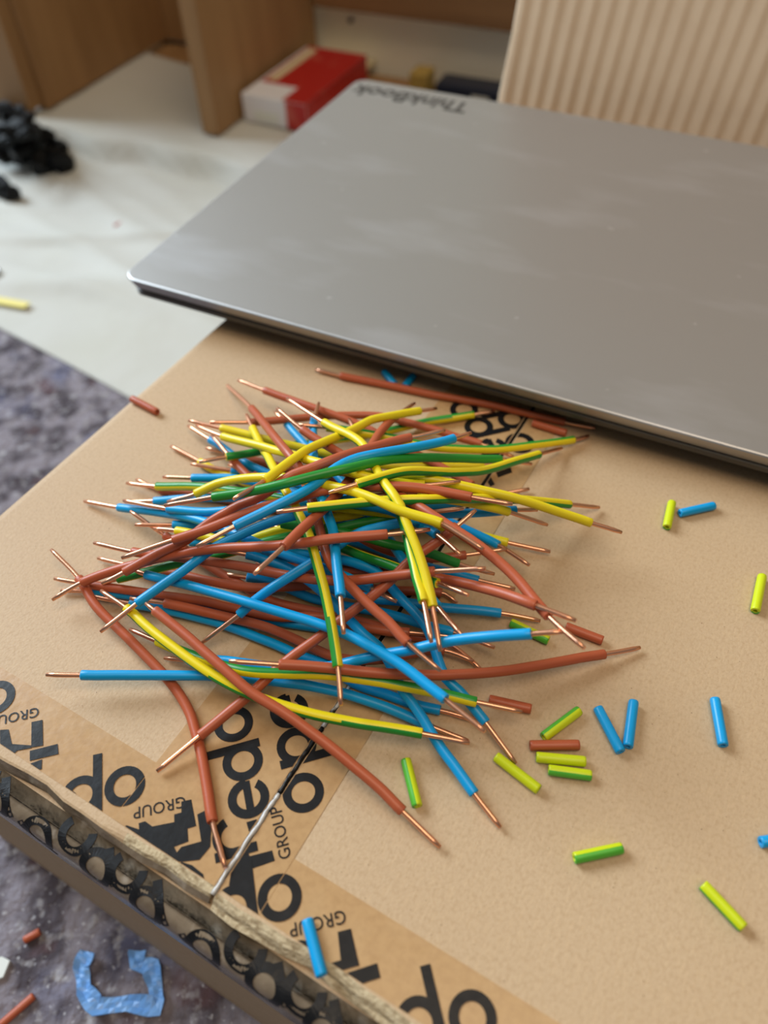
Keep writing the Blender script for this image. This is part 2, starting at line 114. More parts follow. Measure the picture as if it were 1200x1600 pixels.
# colour, green-stripe angle, insulated span (mm), centre line in tenths of a mm, label
WIRES = [
('g',(10, -15),14.9,117.2,[-644,1528,299,-597,1529,308,-549,1530,316,-502,1530,326,-455,1529,335,-408,1527,345,-361,1526,356,-314,1527,368,-267,1531,378,-220,1544,380,-174,1558,380,-128,1570,380,-83,1588,373,-46,1614,358,-9,1640,341,30,1663,325,71,1682,307,110,1702,287,147,1723,265,186,1742,243,225,1760,221,265,1778,200,304,1795,178,344,1812,158,384,1830,138,426,1843,117,468,1853,96,511,1862,75],'green-side-up wire arching over the top of the pile toward the laptop'),
('g',85,8.5,88.5,[-155,1484,380,-110,1501,380,-64,1518,380,-21,1540,373,20,1564,363,62,1586,350,101,1606,330,139,1625,306,178,1643,283,216,1662,259,256,1682,238,294,1703,216,330,1728,195,365,1755,176,399,1785,156,433,1814,138,468,1843,119,503,1871,100,538,1900,81,573,1928,63,609,1956,45,644,1983,26],'green and yellow wire with a kink, right tip lifting beside the tape lettering'),
('b',None,7.2,105.4,[-838,1364,146,-795,1380,158,-754,1397,171,-712,1415,184,-670,1432,197,-627,1444,210,-584,1458,223,-547,1483,237,-509,1506,251,-468,1522,266,-426,1538,280,-382,1544,294,-341,1561,308,-304,1587,321,-264,1609,330,-219,1620,339,-175,1634,347,-134,1655,346,-94,1679,339,-54,1702,331,-14,1724,323,28,1746,316,71,1764,311,115,1778,306,158,1795,301,202,1812,296],"brown wire lying just above the topmost green wire, sloping across the pile's crest"),
('l',None,11.6,87.5,[-520,1346,330,-477,1370,335,-434,1394,341,-390,1417,347,-346,1438,353,-302,1460,360,-259,1484,364,-219,1514,363,-183,1549,361,-152,1587,359,-115,1620,357,-71,1643,356,-24,1657,354,22,1675,346,67,1693,336,112,1712,326,156,1732,316,201,1752,308,243,1777,299,284,1803,290],"blue wire tucked between the crest's brown wire and its green wire"),
('g',175,11.9,87.4,[-422,1472,380,-392,1507,370,-361,1542,360,-334,1579,350,-310,1619,339,-286,1658,327,-262,1697,314,-239,1735,300,-212,1771,284,-183,1805,268,-154,1839,252,-123,1872,238,-93,1906,224,-64,1941,211,-34,1975,199,3,2001,185,43,2024,172,82,2047,159,122,2069,146,161,2091,132,201,2113,118],'bent yellow wire rising to the back of the pile, bare tip resting over green wire'),
('g',125,24.0,111.9,[-328,2109,190,-300,2072,201,-273,2034,212,-245,1997,222,-218,1959,234,-191,1922,246,-159,1887,254,-127,1854,265,-95,1820,275,-68,1782,285,-50,1740,295,-37,1696,308,-27,1651,322,-18,1607,336,-6,1563,351,8,1520,365,26,1477,375,46,1434,370,58,1389,362,72,1344,353,86,1300,342,98,1256,329,108,1211,317,116,1166,304,122,1120,292,127,1074,281,132,1028,269],'long yellow wire crossing the pile front to back, nearer of two paired yellow tips'),
('g',115,7.3,96.7,[-114,2067,122,-102,2023,133,-90,1978,144,-80,1933,154,-68,1889,165,-55,1845,177,-41,1801,187,-27,1758,199,-13,1714,211,1,1671,225,12,1628,241,22,1586,258,31,1543,276,40,1500,294,48,1456,308,57,1410,314,64,1363,315,70,1316,316,77,1270,314,83,1223,312,93,1177,309,99,1130,306,104,1083,304,109,1036,301],'yellow wire hidden behind its twin, shorter of two paired tips hanging at the right'),
('g',170,10.7,99.7,[-703,1703,120,-659,1699,138,-615,1696,155,-573,1702,174,-530,1706,194,-486,1701,212,-444,1691,230,-402,1677,248,-361,1661,265,-320,1644,282,-280,1623,298,-242,1600,314,-205,1575,330,-168,1549,344,-129,1524,356,-88,1502,364,-49,1476,371,-12,1448,378,27,1420,380,68,1398,380,112,1379,380,155,1359,380,191,1328,380,226,1296,380,260,1264,380],'yellow wire arching from far left to centre right above a steep brown wire'),
('g',85,8.6,102.6,[-298,1419,380,-250,1428,377,-203,1435,375,-155,1442,372,-108,1451,367,-61,1460,361,-14,1468,356,33,1473,352,81,1476,349,129,1478,345,172,1492,329,208,1513,305,243,1534,280,280,1554,256,316,1573,232,355,1591,209,394,1608,186,434,1623,165,474,1637,142,515,1650,120,556,1662,99,598,1674,77,640,1686,56,681,1697,35,724,1708,15],"straight yellow over green wire with its bare left tip at the pile's middle"),
('b',None,15.6,105.2,[-765,1396,225,-719,1408,233,-673,1420,242,-626,1432,250,-579,1442,259,-532,1452,268,-486,1465,277,-441,1480,286,-395,1494,295,-349,1507,303,-301,1514,310,-254,1521,318,-207,1534,325,-159,1539,331,-111,1540,335,-62,1538,340,-14,1534,344,34,1532,346,83,1525,347,130,1514,348,177,1500,349,223,1484,351,269,1469,352,316,1455,353,362,1441,355],'brown wire from pale left copper tip to blunt right end below a yellow wire'),
('g',165,7.8,89.6,[-216,1685,290,-175,1661,296,-132,1642,302,-87,1627,307,-41,1619,306,6,1620,298,53,1621,290,100,1621,283,147,1618,276,193,1612,268,239,1603,261,285,1595,252,331,1587,243,377,1580,233,422,1572,221,467,1565,206,511,1557,191,555,1549,176,600,1540,162,644,1530,148,689,1522,135,734,1513,121],'yellow wire reaching farthest right, bare tip over the plain kraft cardboard'),
('g',170,15.8,98.8,[-656,2061,120,-623,2030,132,-590,1998,145,-555,1967,158,-519,1938,171,-481,1912,183,-442,1886,195,-404,1860,208,-367,1832,220,-332,1803,235,-299,1773,252,-268,1742,270,-237,1710,288,-204,1680,306,-168,1652,320,-129,1625,329,-90,1599,337,-47,1579,339,-1,1575,327,45,1575,314,91,1576,303,139,1578,297,186,1587,292,232,1598,287],'yellow wire with pale left copper tip, running under the crest from the upper left'),
('g',(165, 85),11.2,117.9,[-484,2115,116,-469,2071,128,-454,2028,140,-439,1985,152,-423,1941,163,-408,1898,175,-391,1856,188,-374,1814,202,-359,1771,216,-344,1729,231,-329,1686,246,-314,1644,260,-298,1601,273,-280,1559,283,-260,1516,290,-244,1472,297,-226,1428,302,-211,1384,299,-198,1340,284,-186,1297,269,-174,1254,255,-164,1209,242,-155,1164,230,-147,1119,218,-140,1074,205,-134,1029,192,-130,984,179,-127,938,166],'green and yellow wire running front to back, copper tip pointing down over the seam'),
('b',None,10.4,109.0,[-1020,1377,53,-978,1396,69,-935,1412,84,-890,1422,99,-845,1428,114,-799,1432,129,-753,1433,144,-707,1434,159,-661,1433,174,-615,1431,189,-569,1426,205,-524,1420,220,-478,1412,235,-434,1401,251,-390,1389,266,-345,1377,282,-301,1366,298,-257,1356,314,-210,1351,327,-162,1355,331,-114,1358,333,-66,1358,336,-17,1361,336,31,1366,334,79,1372,333,127,1379,331],"long brown wire crossing the pile's middle, bent copper tip at far left"),
('b',None,11.9,97.3,[-342,1209,380,-315,1246,375,-288,1284,370,-261,1323,364,-236,1362,359,-209,1400,354,-183,1438,347,-162,1478,333,-144,1519,319,-127,1560,303,-110,1602,290,-92,1644,279,-75,1686,269,-59,1730,260,-46,1773,248,-34,1816,233,-22,1859,217,-11,1901,200,4,1943,185,20,1984,169,38,2024,152,58,2063,136,80,2102,121,103,2140,105,126,2177,89],'short looking brown wire leaning diagonally over the long brown wire in the middle'),
('l',None,13.0,99.7,[-223,2150,129,-227,2104,142,-231,2057,156,-232,2011,170,-232,1965,184,-230,1919,198,-227,1874,213,-224,1828,228,-220,1782,244,-215,1737,259,-210,1691,273,-204,1645,285,-197,1598,294,-187,1552,303,-175,1506,310,-161,1460,308,-147,1414,303,-141,1366,298,-137,1318,296,-132,1270,295,-126,1223,294,-122,1175,291,-118,1127,288,-114,1079,286],'upright blue wire in the middle with its copper tip pointing to the camera'),
('b',None,11.7,79.7,[-292,1768,230,-271,1725,234,-251,1682,238,-235,1637,242,-221,1591,244,-209,1545,247,-198,1498,250,-188,1452,253,-179,1405,258,-167,1359,262,-150,1314,265,-123,1275,263,-93,1238,259,-62,1201,255,-30,1166,252,3,1132,249,32,1093,246,62,1057,243,96,1023,240,131,990,236],'brown wire running toward the camera, tip ending over a blue wire right of centre'),
('b',None,14.2,110.2,[-908,1540,121,-863,1523,125,-819,1506,129,-774,1490,133,-728,1477,137,-682,1466,141,-635,1455,145,-589,1443,149,-543,1432,152,-497,1419,156,-451,1406,160,-405,1392,164,-360,1376,168,-315,1360,172,-272,1343,181,-229,1325,193,-185,1309,205,-141,1296,217,-96,1286,230,-51,1279,244,-5,1275,258,40,1269,272,85,1262,287,130,1256,301,175,1247,315,220,1238,330,264,1229,344],'brown wire ending right of centre with level copper under the paired yellow tips'),
('b',None,13.8,105.5,[-622,841,17,-586,870,25,-550,898,33,-513,927,41,-476,955,50,-440,983,59,-403,1010,70,-367,1038,81,-333,1068,92,-297,1096,105,-259,1120,120,-220,1142,134,-182,1163,150,-144,1186,166,-106,1207,182,-67,1229,198,-29,1251,215,7,1276,231,41,1307,242,75,1337,252,114,1362,262,154,1384,273,192,1410,284,228,1438,295,264,1466,306],'brown wire slanting from lower left copper tip under the pile to the upper right'),
('l',None,5.3,107.0,[-772,1443,105,-731,1419,111,-688,1400,118,-644,1382,124,-600,1364,130,-557,1344,138,-514,1324,144,-471,1304,151,-428,1284,158,-385,1263,165,-342,1244,169,-298,1224,174,-255,1205,178,-211,1185,183,-169,1163,189,-127,1141,194,-87,1115,200,-49,1086,206,-11,1057,210,26,1027,214,61,994,218,94,960,221,128,926,225,161,891,228,194,857,232,227,822,235],"bright blue wire sloping across the pile's front, copper tip at lower right"),
('b',None,13.2,106.8,[-424,1062,195,-376,1060,189,-330,1058,183,-283,1056,177,-236,1055,171,-189,1053,164,-142,1050,158,-95,1045,152,-48,1042,145,-2,1041,137,45,1041,129,92,1042,122,138,1044,114,185,1049,106,231,1054,98,278,1061,90,324,1069,82,369,1079,74,415,1090,66,460,1101,59,506,1112,52,551,1124,44,596,1134,36,642,1144,29,688,1155,22,733,1167,15],'long brown wire at the front, right tip pointing out over bare cardboard'),
('g',-95,11.5,107.3,[-770,1275,33,-730,1251,42,-689,1227,50,-649,1203,59,-608,1179,68,-567,1156,78,-526,1134,88,-484,1112,98,-442,1092,108,-399,1074,118,-352,1064,123,-305,1059,126,-257,1054,129,-210,1051,131,-162,1048,128,-114,1043,123,-67,1036,118,-20,1029,113,27,1020,108,73,1011,104,120,1001,99,167,991,94,213,979,89,259,969,84,306,959,79,352,949,74],'green over yellow wire along the front edge, right tip beside a brown offcut'),
('g',(150, 80),11.5,108.9,[-863,1381,86,-824,1352,88,-785,1323,91,-748,1291,93,-714,1257,95,-678,1224,97,-641,1193,100,-603,1162,102,-566,1132,104,-527,1102,105,-488,1074,106,-447,1048,106,-405,1024,106,-361,1003,105,-315,985,102,-269,970,99,-223,956,95,-176,944,92,-129,934,89,-81,924,86,-33,916,84,14,908,81,62,899,78,110,889,75,157,879,73,204,868,70],'yellow over green wire lying lowest across the front of the pile'),
('b',None,3.9,93.5,[-695,1286,150,-658,1255,149,-621,1224,148,-584,1193,147,-548,1161,147,-513,1128,146,-478,1096,146,-442,1063,145,-407,1031,142,-370,1000,138,-330,974,133,-289,949,128,-250,924,118,-211,897,107,-172,870,96,-135,842,86,-98,813,75,-61,784,65,-25,754,54,8,721,44,43,689,34,77,657,25,112,625,15],'brown wire nearest the camera, stretching to a lone copper tip at lower right'),
('b',None,15.3,107.0,[-1063,1558,71,-1029,1525,68,-994,1492,64,-961,1458,61,-932,1421,58,-906,1381,54,-877,1344,51,-843,1310,47,-808,1278,44,-773,1246,40,-739,1213,37,-705,1180,34,-671,1147,30,-638,1113,27,-606,1077,24,-578,1039,21,-554,998,18,-536,954,17,-519,910,16,-504,864,16,-491,819,15,-478,773,15,-466,727,15,-451,682,15,-433,638,15,-415,593,15],'brown wire curving down the left side, copper tip touching the box seam'),
('l',None,9.8,108.2,[-963,1108,74,-915,1106,72,-867,1105,70,-819,1104,67,-770,1104,65,-722,1103,63,-674,1103,60,-626,1102,58,-578,1101,56,-529,1100,54,-481,1098,51,-433,1095,48,-385,1090,46,-337,1083,44,-290,1076,41,-242,1069,39,-195,1059,36,-148,1047,34,-102,1033,31,-57,1016,29,-12,998,27,32,978,24,75,957,22,119,937,19,163,917,17,207,898,15],'blue wire sticking out straight to the left above the tape lettering'),
('l',None,7.7,104.6,[-490,1445,183,-443,1441,175,-397,1432,168,-352,1418,160,-307,1404,152,-265,1382,145,-227,1354,137,-192,1323,130,-159,1289,122,-128,1254,115,-96,1218,108,-64,1184,100,-28,1152,94,-3,1113,86,16,1070,79,34,1026,73,61,987,66,86,947,59,108,905,53,132,864,46,159,825,40,185,785,33,211,745,27,238,707,21,266,668,15],'blue wire pointing down out of the pile, copper tip nearest the green offcut'),
('l',None,12.9,88.7,[-833,1234,88,-795,1261,101,-757,1287,114,-719,1312,128,-680,1336,141,-640,1359,155,-600,1382,168,-562,1407,182,-524,1434,194,-482,1454,206,-438,1469,217,-394,1483,229,-349,1495,241,-303,1502,253,-257,1506,263,-211,1518,271,-165,1528,279,-118,1535,286,-71,1541,291,-23,1543,295,24,1544,299],'blue wire with scuffed skin, slanting copper tip crossing the left brown wire'),
('l',None,14.5,75.6,[-546,1217,38,-506,1234,62,-467,1250,85,-429,1263,112,-393,1282,137,-355,1294,165,-316,1304,192,-275,1322,208,-233,1344,220,-192,1367,230,-152,1393,238,-112,1419,247,-69,1438,256,-22,1443,268,25,1445,279,71,1444,292,117,1439,306,163,1431,321],'blue wire slanting under the bright blue one, copper tip over bare cardboard at left'),
('b',None,10.9,98.8,[-780,1368,60,-732,1360,58,-684,1352,57,-636,1340,55,-589,1327,54,-542,1313,53,-495,1300,51,-448,1286,50,-401,1273,48,-355,1256,47,-311,1235,46,-267,1212,44,-225,1188,43,-182,1165,41,-136,1148,40,-87,1142,39,-38,1142,38,10,1147,36,58,1158,35,106,1167,34,155,1170,32,200,1154,31,243,1130,30],'brown wire deep in the left front, second below the bright blue wire'),
('b',None,12.8,114.0,[-1044,1471,34,-999,1459,35,-953,1448,36,-907,1437,37,-862,1427,38,-816,1417,39,-770,1407,39,-724,1397,40,-678,1386,41,-632,1377,42,-586,1367,42,-540,1355,43,-496,1340,43,-451,1326,44,-406,1312,44,-361,1300,45,-314,1292,45,-268,1291,46,-220,1292,46,-174,1284,46,-131,1266,47,-86,1252,47,-40,1240,47,5,1229,47,52,1225,47,99,1219,47,145,1211,47,191,1204,47],"brown wire just below the bright blue wire at the pile's left"),
('b',None,12.6,113.2,[-930,1559,19,-886,1542,22,-841,1526,26,-796,1511,30,-751,1496,34,-706,1482,38,-660,1468,42,-615,1454,46,-571,1437,50,-526,1422,53,-480,1408,56,-434,1397,59,-387,1391,61,-339,1390,62,-292,1395,56,-245,1400,51,-198,1402,45,-150,1401,41,-103,1398,37,-56,1395,34,-8,1391,31,39,1387,27,86,1386,24,134,1384,21,180,1376,18,214,1343,15],'brown wire under the slanting blue wire, running level through the left middle'),
('b',None,15.4,114.4,[-834,1700,82,-796,1672,76,-759,1644,69,-721,1617,63,-684,1589,57,-646,1562,51,-608,1534,45,-571,1506,39,-532,1480,33,-492,1455,29,-453,1429,27,-415,1401,25,-375,1377,23,-332,1359,21,-287,1345,20,-242,1332,20,-196,1319,19,-151,1307,18,-106,1294,18,-61,1279,17,-17,1262,17,27,1246,16,71,1230,16,117,1220,16,163,1209,16,201,1182,15,233,1148,15,264,1112,15],'brown wire buried at left with copper tip lying on a blue wire'),
('l',None,12.2,123.0,[-806,1636,89,-758,1635,87,-710,1634,86,-661,1633,84,-613,1629,83,-567,1618,81,-522,1600,80,-479,1578,78,-437,1555,77,-396,1529,76,-357,1502,75,-317,1474,75,-277,1447,76,-237,1420,76,-199,1391,74,-157,1368,71,-111,1354,67,-64,1343,63,-17,1334,59,31,1330,55,78,1323,50,126,1316,46,173,1310,41,221,1306,37,269,1302,33,317,1297,28,364,1290,24,411,1280,20,458,1269,15],'blue wire ending right of the paired yellow tips with level copper'),
('b',None,8.3,94.0,[-398,1456,100,-352,1445,102,-306,1435,105,-259,1425,107,-212,1417,110,-165,1412,112,-118,1409,115,-71,1404,120,-27,1392,134,15,1376,147,55,1356,163,94,1334,180,128,1309,202,162,1284,224,195,1258,247,227,1231,269,257,1203,292,286,1174,316,315,1144,339,344,1113,360,382,1086,369,422,1061,375,462,1035,380],'brown wire at the right, its copper crossing a steeper brown wire'),
('l',None,11.9,108.7,[-657,1184,15,-610,1174,21,-562,1164,28,-515,1160,35,-468,1152,42,-422,1139,50,-376,1125,59,-330,1112,68,-284,1101,77,-238,1091,89,-192,1084,105,-147,1080,121,-102,1080,139,-56,1081,157,-13,1076,179,30,1070,200,73,1065,222,116,1062,245,160,1059,265,204,1053,284,247,1044,304,292,1036,321,338,1029,335,384,1023,349,429,1015,364],'blue wire curving along the front to a right tip over a green and yellow offcut'),
('l',None,10.4,101.9,[-475,1523,94,-429,1510,102,-384,1498,111,-338,1485,119,-293,1472,127,-248,1457,136,-204,1441,145,-160,1425,153,-116,1407,162,-73,1387,165,-30,1367,161,0,1331,156,28,1293,150,59,1258,140,90,1224,128,115,1185,115,128,1141,102,140,1096,90,156,1053,78,189,1021,68,219,985,56,247,948,46,274,909,35,300,870,25,326,831,15],'blue wire winding steeply out at lower right, tip touching a yellow offcut'),
('b',None,8.9,86.0,[-137,1708,238,-102,1676,254,-69,1643,269,-36,1609,284,-4,1575,299,29,1540,312,61,1504,323,92,1468,334,124,1431,343,159,1396,345,194,1361,347,230,1327,348,264,1292,347,296,1254,347,326,1214,347,351,1172,348,372,1128,350,394,1083,354,417,1040,362,442,999,371,468,958,380],"brown wire slanting down the pile's right flank under a yellow wire's copper"),
('l',None,10.9,126.6,[-754,1860,73,-708,1850,79,-661,1839,86,-615,1831,92,-568,1823,98,-521,1816,104,-475,1802,109,-431,1785,115,-387,1767,120,-344,1746,125,-304,1722,133,-265,1696,142,-226,1670,152,-186,1646,162,-146,1621,172,-103,1600,178,-59,1581,182,-14,1565,185,33,1557,188,80,1559,186,127,1566,176,172,1574,165,218,1583,154,264,1592,144,310,1601,134,356,1611,125,402,1622,116,448,1630,107,495,1635,98],'blue wire at far left above the green striped one, blunt dark end at right'),
('l',None,18.3,111.4,[-861,1738,94,-819,1719,103,-776,1700,111,-734,1682,120,-691,1664,128,-647,1649,137,-603,1635,145,-558,1623,154,-512,1616,164,-466,1612,173,-420,1610,182,-374,1607,192,-328,1603,201,-282,1597,211,-236,1590,219,-190,1584,226,-144,1576,233,-99,1564,240,-55,1549,247,-12,1531,253,30,1509,260,66,1480,267,100,1448,275,130,1413,286,157,1376,297,181,1337,308,204,1297,320],'blue wire ending under the crossing yellow wires with silvery copper tip'),
('l',None,15.9,114.3,[-1032,1812,15,-990,1793,25,-949,1773,36,-907,1754,46,-865,1736,57,-822,1719,68,-780,1702,80,-738,1684,91,-696,1665,103,-655,1645,115,-614,1624,126,-575,1600,139,-537,1575,151,-500,1548,163,-464,1520,175,-427,1492,184,-388,1466,189,-348,1442,193,-308,1418,197,-266,1396,198,-222,1379,194,-179,1361,190,-136,1342,186,-94,1320,182,-53,1297,179,-12,1273,176,28,1249,172],"blue wire reaching farthest left over the bare cardboard on the pile's upper left"),
('l',None,11.5,118.6,[-891,1803,15,-846,1794,24,-801,1786,33,-756,1778,42,-710,1773,52,-665,1767,62,-619,1760,70,-575,1749,81,-530,1739,90,-486,1728,100,-442,1716,111,-400,1702,125,-357,1689,138,-314,1678,153,-271,1665,167,-228,1652,178,-184,1638,187,-140,1622,196,-97,1607,204,-52,1595,210,-6,1590,207,41,1587,203,87,1586,199,134,1587,194,180,1590,191,227,1593,187,274,1596,183,320,1601,179],'blue wire just behind the farthest left blue one, half buried'),
('g',-85,13.3,110.3,[-894,1877,30,-852,1859,40,-810,1842,51,-766,1826,62,-723,1814,73,-679,1802,85,-635,1789,96,-592,1773,108,-550,1755,119,-509,1736,131,-467,1717,142,-425,1699,152,-384,1679,162,-342,1659,172,-301,1639,182,-258,1622,189,-214,1606,194,-169,1592,200,-125,1578,205,-81,1562,212,-37,1547,220,7,1532,229,52,1521,237,97,1513,245,144,1509,253,190,1508,260,236,1507,268],"faded green over yellow wire lying flat at the pile's left, below a blue one"),
('g',170,13.1,109.2,[-690,2098,112,-646,2080,113,-601,2062,114,-557,2044,116,-512,2026,117,-468,2008,118,-424,1988,119,-380,1969,121,-335,1952,122,-289,1938,119,-243,1924,115,-197,1910,111,-151,1898,106,-104,1889,99,-58,1881,92,-11,1874,84,37,1874,76,84,1878,69,131,1883,62,179,1887,55,226,1892,48,273,1897,41,321,1902,34,368,1910,28,414,1921,21,460,1933,15],'yellow wire at the back left with dark copper, behind a brighter yellow one'),
('b',None,31.3,95.2,[-601,2402,15,-580,2362,31,-558,2321,48,-537,2280,65,-516,2240,82,-495,2199,99,-475,2158,116,-456,2116,133,-437,2074,151,-419,2032,168,-402,1990,186,-384,1948,204,-367,1906,222,-349,1864,239,-330,1822,254,-310,1780,268,-289,1737,281,-264,1696,280,-237,1656,270,-215,1613,272,-196,1569,282,-178,1525,293],'brown wire leaning up at the back left, copper tip highest of the left side'),
('b',None,13.7,69.0,[-350,1998,246,-318,1960,245,-287,1922,244,-253,1886,242,-218,1852,240,-180,1820,239,-142,1789,236,-105,1756,236,-74,1719,244,-47,1679,257,-22,1639,270,6,1599,280,35,1560,288,65,1522,297,94,1484,308,123,1445,318,152,1407,330],'brown wire at the back dropping under the bent yellow wire, thin bright tip'),
('l',None,9.4,115.7,[-392,2185,64,-367,2144,69,-343,2104,73,-320,2063,78,-295,2022,82,-270,1982,85,-242,1944,86,-214,1906,88,-186,1867,90,-159,1829,92,-132,1789,94,-107,1750,97,-82,1709,100,-59,1668,105,-39,1626,114,-21,1584,124,-3,1541,134,13,1498,146,29,1455,158,44,1412,171,60,1369,184,76,1326,198,92,1284,212,110,1242,225,129,1200,235,150,1158,244,171,1117,253,192,1076,262],'blue wire at the back left beside a leaning brown wire, pale copper tip'),
('g',(-25, -105),9.4,103.2,[-620,1868,132,-577,1888,122,-534,1908,112,-490,1925,102,-446,1943,93,-403,1964,82,-360,1984,72,-317,2004,62,-271,2018,54,-224,2028,50,-177,2040,46,-130,2052,42,-84,2064,38,-37,2077,35,10,2091,32,56,2106,29,101,2122,27,147,2139,24,193,2152,22,241,2162,20,288,2171,19,336,2181,18,383,2191,16,430,2203,15],'dark green wire at the back, running from left middle to far right behind'),
('g',-100,9.3,100.7,[-277,1943,218,-229,1946,207,-181,1947,197,-134,1946,186,-86,1943,176,-38,1940,165,9,1938,155,57,1932,145,104,1924,135,151,1917,125,199,1915,115,247,1918,106,295,1922,97,343,1928,88,390,1935,79,437,1946,71,483,1959,63,529,1973,55,575,1987,46,621,2001,38,668,2015,30,713,2032,22,756,2053,15],"green over yellow wire at the back, right tip in the laptop's shadow"),
('b',None,13.0,102.6,[-543,2351,81,-503,2324,84,-463,2296,86,-422,2270,89,-382,2244,91,-340,2218,94,-300,2192,97,-259,2166,100,-218,2141,102,-175,2117,102,-133,2094,100,-91,2070,98,-50,2043,96,-11,2014,94,28,1985,92,66,1956,90,105,1926,88,144,1897,86,182,1868,85,220,1838,83,257,1806,81,294,1775,79,333,1746,77,373,1718,75],'brown wire sloping over the back of the pile, farthest back bare left tip'),
('b',None,14.0,100.6,[-610,2074,122,-563,2077,117,-516,2080,112,-470,2084,106,-423,2092,101,-378,2102,95,-332,2113,89,-287,2124,83,-241,2134,78,-195,2141,73,-148,2146,69,-101,2149,65,-54,2150,62,-7,2146,60,38,2133,59,81,2115,57,126,2098,56,170,2081,53,213,2063,51,255,2042,48,298,2024,46,342,2007,43,384,1985,40,425,1961,38,465,1937,36],'brown wire lying flat along the very back of the pile'),
('b',None,11.0,100.4,[-256,2483,15,-212,2463,15,-167,2443,15,-122,2426,15,-76,2410,15,-31,2394,15,15,2378,15,60,2361,15,106,2343,15,151,2326,15,196,2309,15,242,2294,15,289,2279,15,335,2264,15,381,2250,15,427,2234,15,472,2216,15,517,2197,15,561,2178,15,606,2159,15,650,2141,15,696,2123,15,742,2107,15,788,2092,15],"lone brown wire lying against the laptop's front edge behind the pile"),
('l',None,13.1,87.3,[-718,2159,31,-683,2125,36,-648,2091,40,-612,2058,44,-577,2025,49,-544,1989,53,-510,1953,57,-473,1921,62,-434,1892,65,-393,1864,67,-352,1838,70,-309,1815,71,-265,1792,71,-221,1771,71,-176,1751,71,-130,1734,72,-84,1718,72,-37,1703,72,10,1689,73,57,1676,73,105,1664,74],'blue wire poking out at upper left under pale crossed copper tips'),
('b',None,7.8,109.2,[-642,2054,15,-597,2038,15,-553,2021,15,-510,2000,15,-465,1984,15,-420,1969,15,-376,1952,15,-332,1934,15,-287,1918,15,-242,1903,15,-197,1888,15,-151,1874,15,-106,1860,15,-60,1848,15,-14,1837,15,33,1827,15,79,1817,15,126,1808,15,173,1799,15,220,1792,15,267,1785,15,314,1780,15,362,1780,15,409,1785,15,456,1793,15,502,1802,15],'brown wire buried at upper left below a dark green wire end'),
('b',None,12.8,70.3,[-609,2055,77,-581,2013,79,-553,1971,80,-525,1930,81,-496,1889,82,-466,1850,83,-434,1810,84,-403,1772,83,-371,1733,84,-340,1694,84,-308,1655,85,-279,1614,88,-251,1573,92,-225,1530,98,-202,1487,108,-180,1444,119,-159,1400,130],'steep brown wire buried at upper left with a long pale copper tip'),
('g',150,14.6,129.1,[-773,2070,15,-735,2042,16,-696,2014,17,-658,1985,18,-622,1955,19,-583,1926,20,-543,1902,22,-502,1878,24,-460,1855,26,-418,1832,28,-376,1810,30,-333,1789,32,-290,1769,34,-246,1750,36,-202,1735,38,-156,1721,39,-110,1708,40,-65,1695,40,-19,1681,40,27,1668,40,72,1655,40,119,1644,39,165,1634,36,212,1623,34,257,1609,32,302,1594,30,347,1579,28,392,1564,26,438,1550,24,483,1537,22,529,1524,20],'green and yellow wire buried low, pale tip at left and bare tip at right'),
('l',None,15.1,113.2,[-677,1947,44,-630,1936,42,-584,1925,41,-537,1915,39,-489,1906,38,-442,1897,38,-396,1884,38,-351,1868,39,-306,1850,39,-261,1833,40,-216,1816,41,-171,1800,43,-126,1783,44,-81,1766,46,-36,1748,48,8,1729,49,53,1711,51,97,1692,53,141,1673,54,184,1651,56,223,1623,58,262,1595,60,301,1567,62,340,1538,64,376,1506,66,410,1472,67,443,1437,69],"blue wire buried low, dark teal end sticking out at the pile's right"),
('b',None,11.0,93.8,[-539,1925,59,-497,1900,60,-456,1874,61,-418,1844,62,-382,1812,63,-345,1781,64,-307,1750,64,-268,1722,65,-228,1693,66,-189,1664,67,-151,1634,68,-115,1602,69,-80,1569,70,-41,1539,71,0,1514,72,44,1493,73,90,1479,74,138,1472,75,187,1472,76,235,1477,77,283,1482,78,332,1488,80,380,1494,81],'brown wire buried in the middle, thin copper tip over yellow at upper left'),
('b',None,10.6,90.3,[-870,1908,15,-828,1882,15,-785,1858,15,-739,1844,15,-690,1834,15,-643,1823,15,-595,1812,15,-547,1800,15,-500,1786,15,-453,1772,15,-406,1758,15,-358,1746,15,-310,1736,15,-262,1728,15,-213,1719,15,-165,1711,15,-117,1703,15,-68,1695,15,-20,1688,15,29,1681,15,78,1676,15,127,1671,15],'brown wire lowest at the left, under the faded green and yellow wire'),
('g',150,8.1,81.7,[-740,1612,94,-695,1601,101,-650,1587,107,-607,1570,114,-563,1552,120,-520,1534,127,-476,1519,133,-429,1516,140,-383,1523,148,-337,1533,156,-292,1543,162,-245,1553,166,-199,1561,170,-152,1570,170,-107,1583,163,-62,1595,155,-16,1606,148,30,1615,142,76,1623,136,123,1628,130],'yellow wire buried between the scuffed blue wire and the long brown one'),
('l',None,10.1,72.8,[-717,1564,74,-669,1562,81,-621,1558,87,-573,1550,94,-526,1542,99,-478,1535,105,-430,1532,111,-382,1535,121,-334,1541,130,-287,1548,137,-240,1560,138,-192,1571,138,-144,1577,139,-95,1577,142,-47,1576,145,2,1574,147,50,1572,148,99,1567,150],'pale blue wire buried between the scuffed blue wire and the long brown one'),
('g',-35,5.3,97.9,[-881,1433,54,-834,1438,64,-787,1442,74,-741,1447,83,-694,1454,93,-648,1458,104,-601,1461,114,-554,1462,126,-507,1463,136,-460,1469,145,-414,1478,154,-368,1485,164,-321,1493,170,-273,1500,174,-226,1505,178,-178,1509,182,-130,1513,188,-84,1519,195,-36,1523,202,12,1526,208,59,1528,212,107,1532,217,154,1535,222],'green wire at left, passing under the slanting blue wire with scuffed skin'),
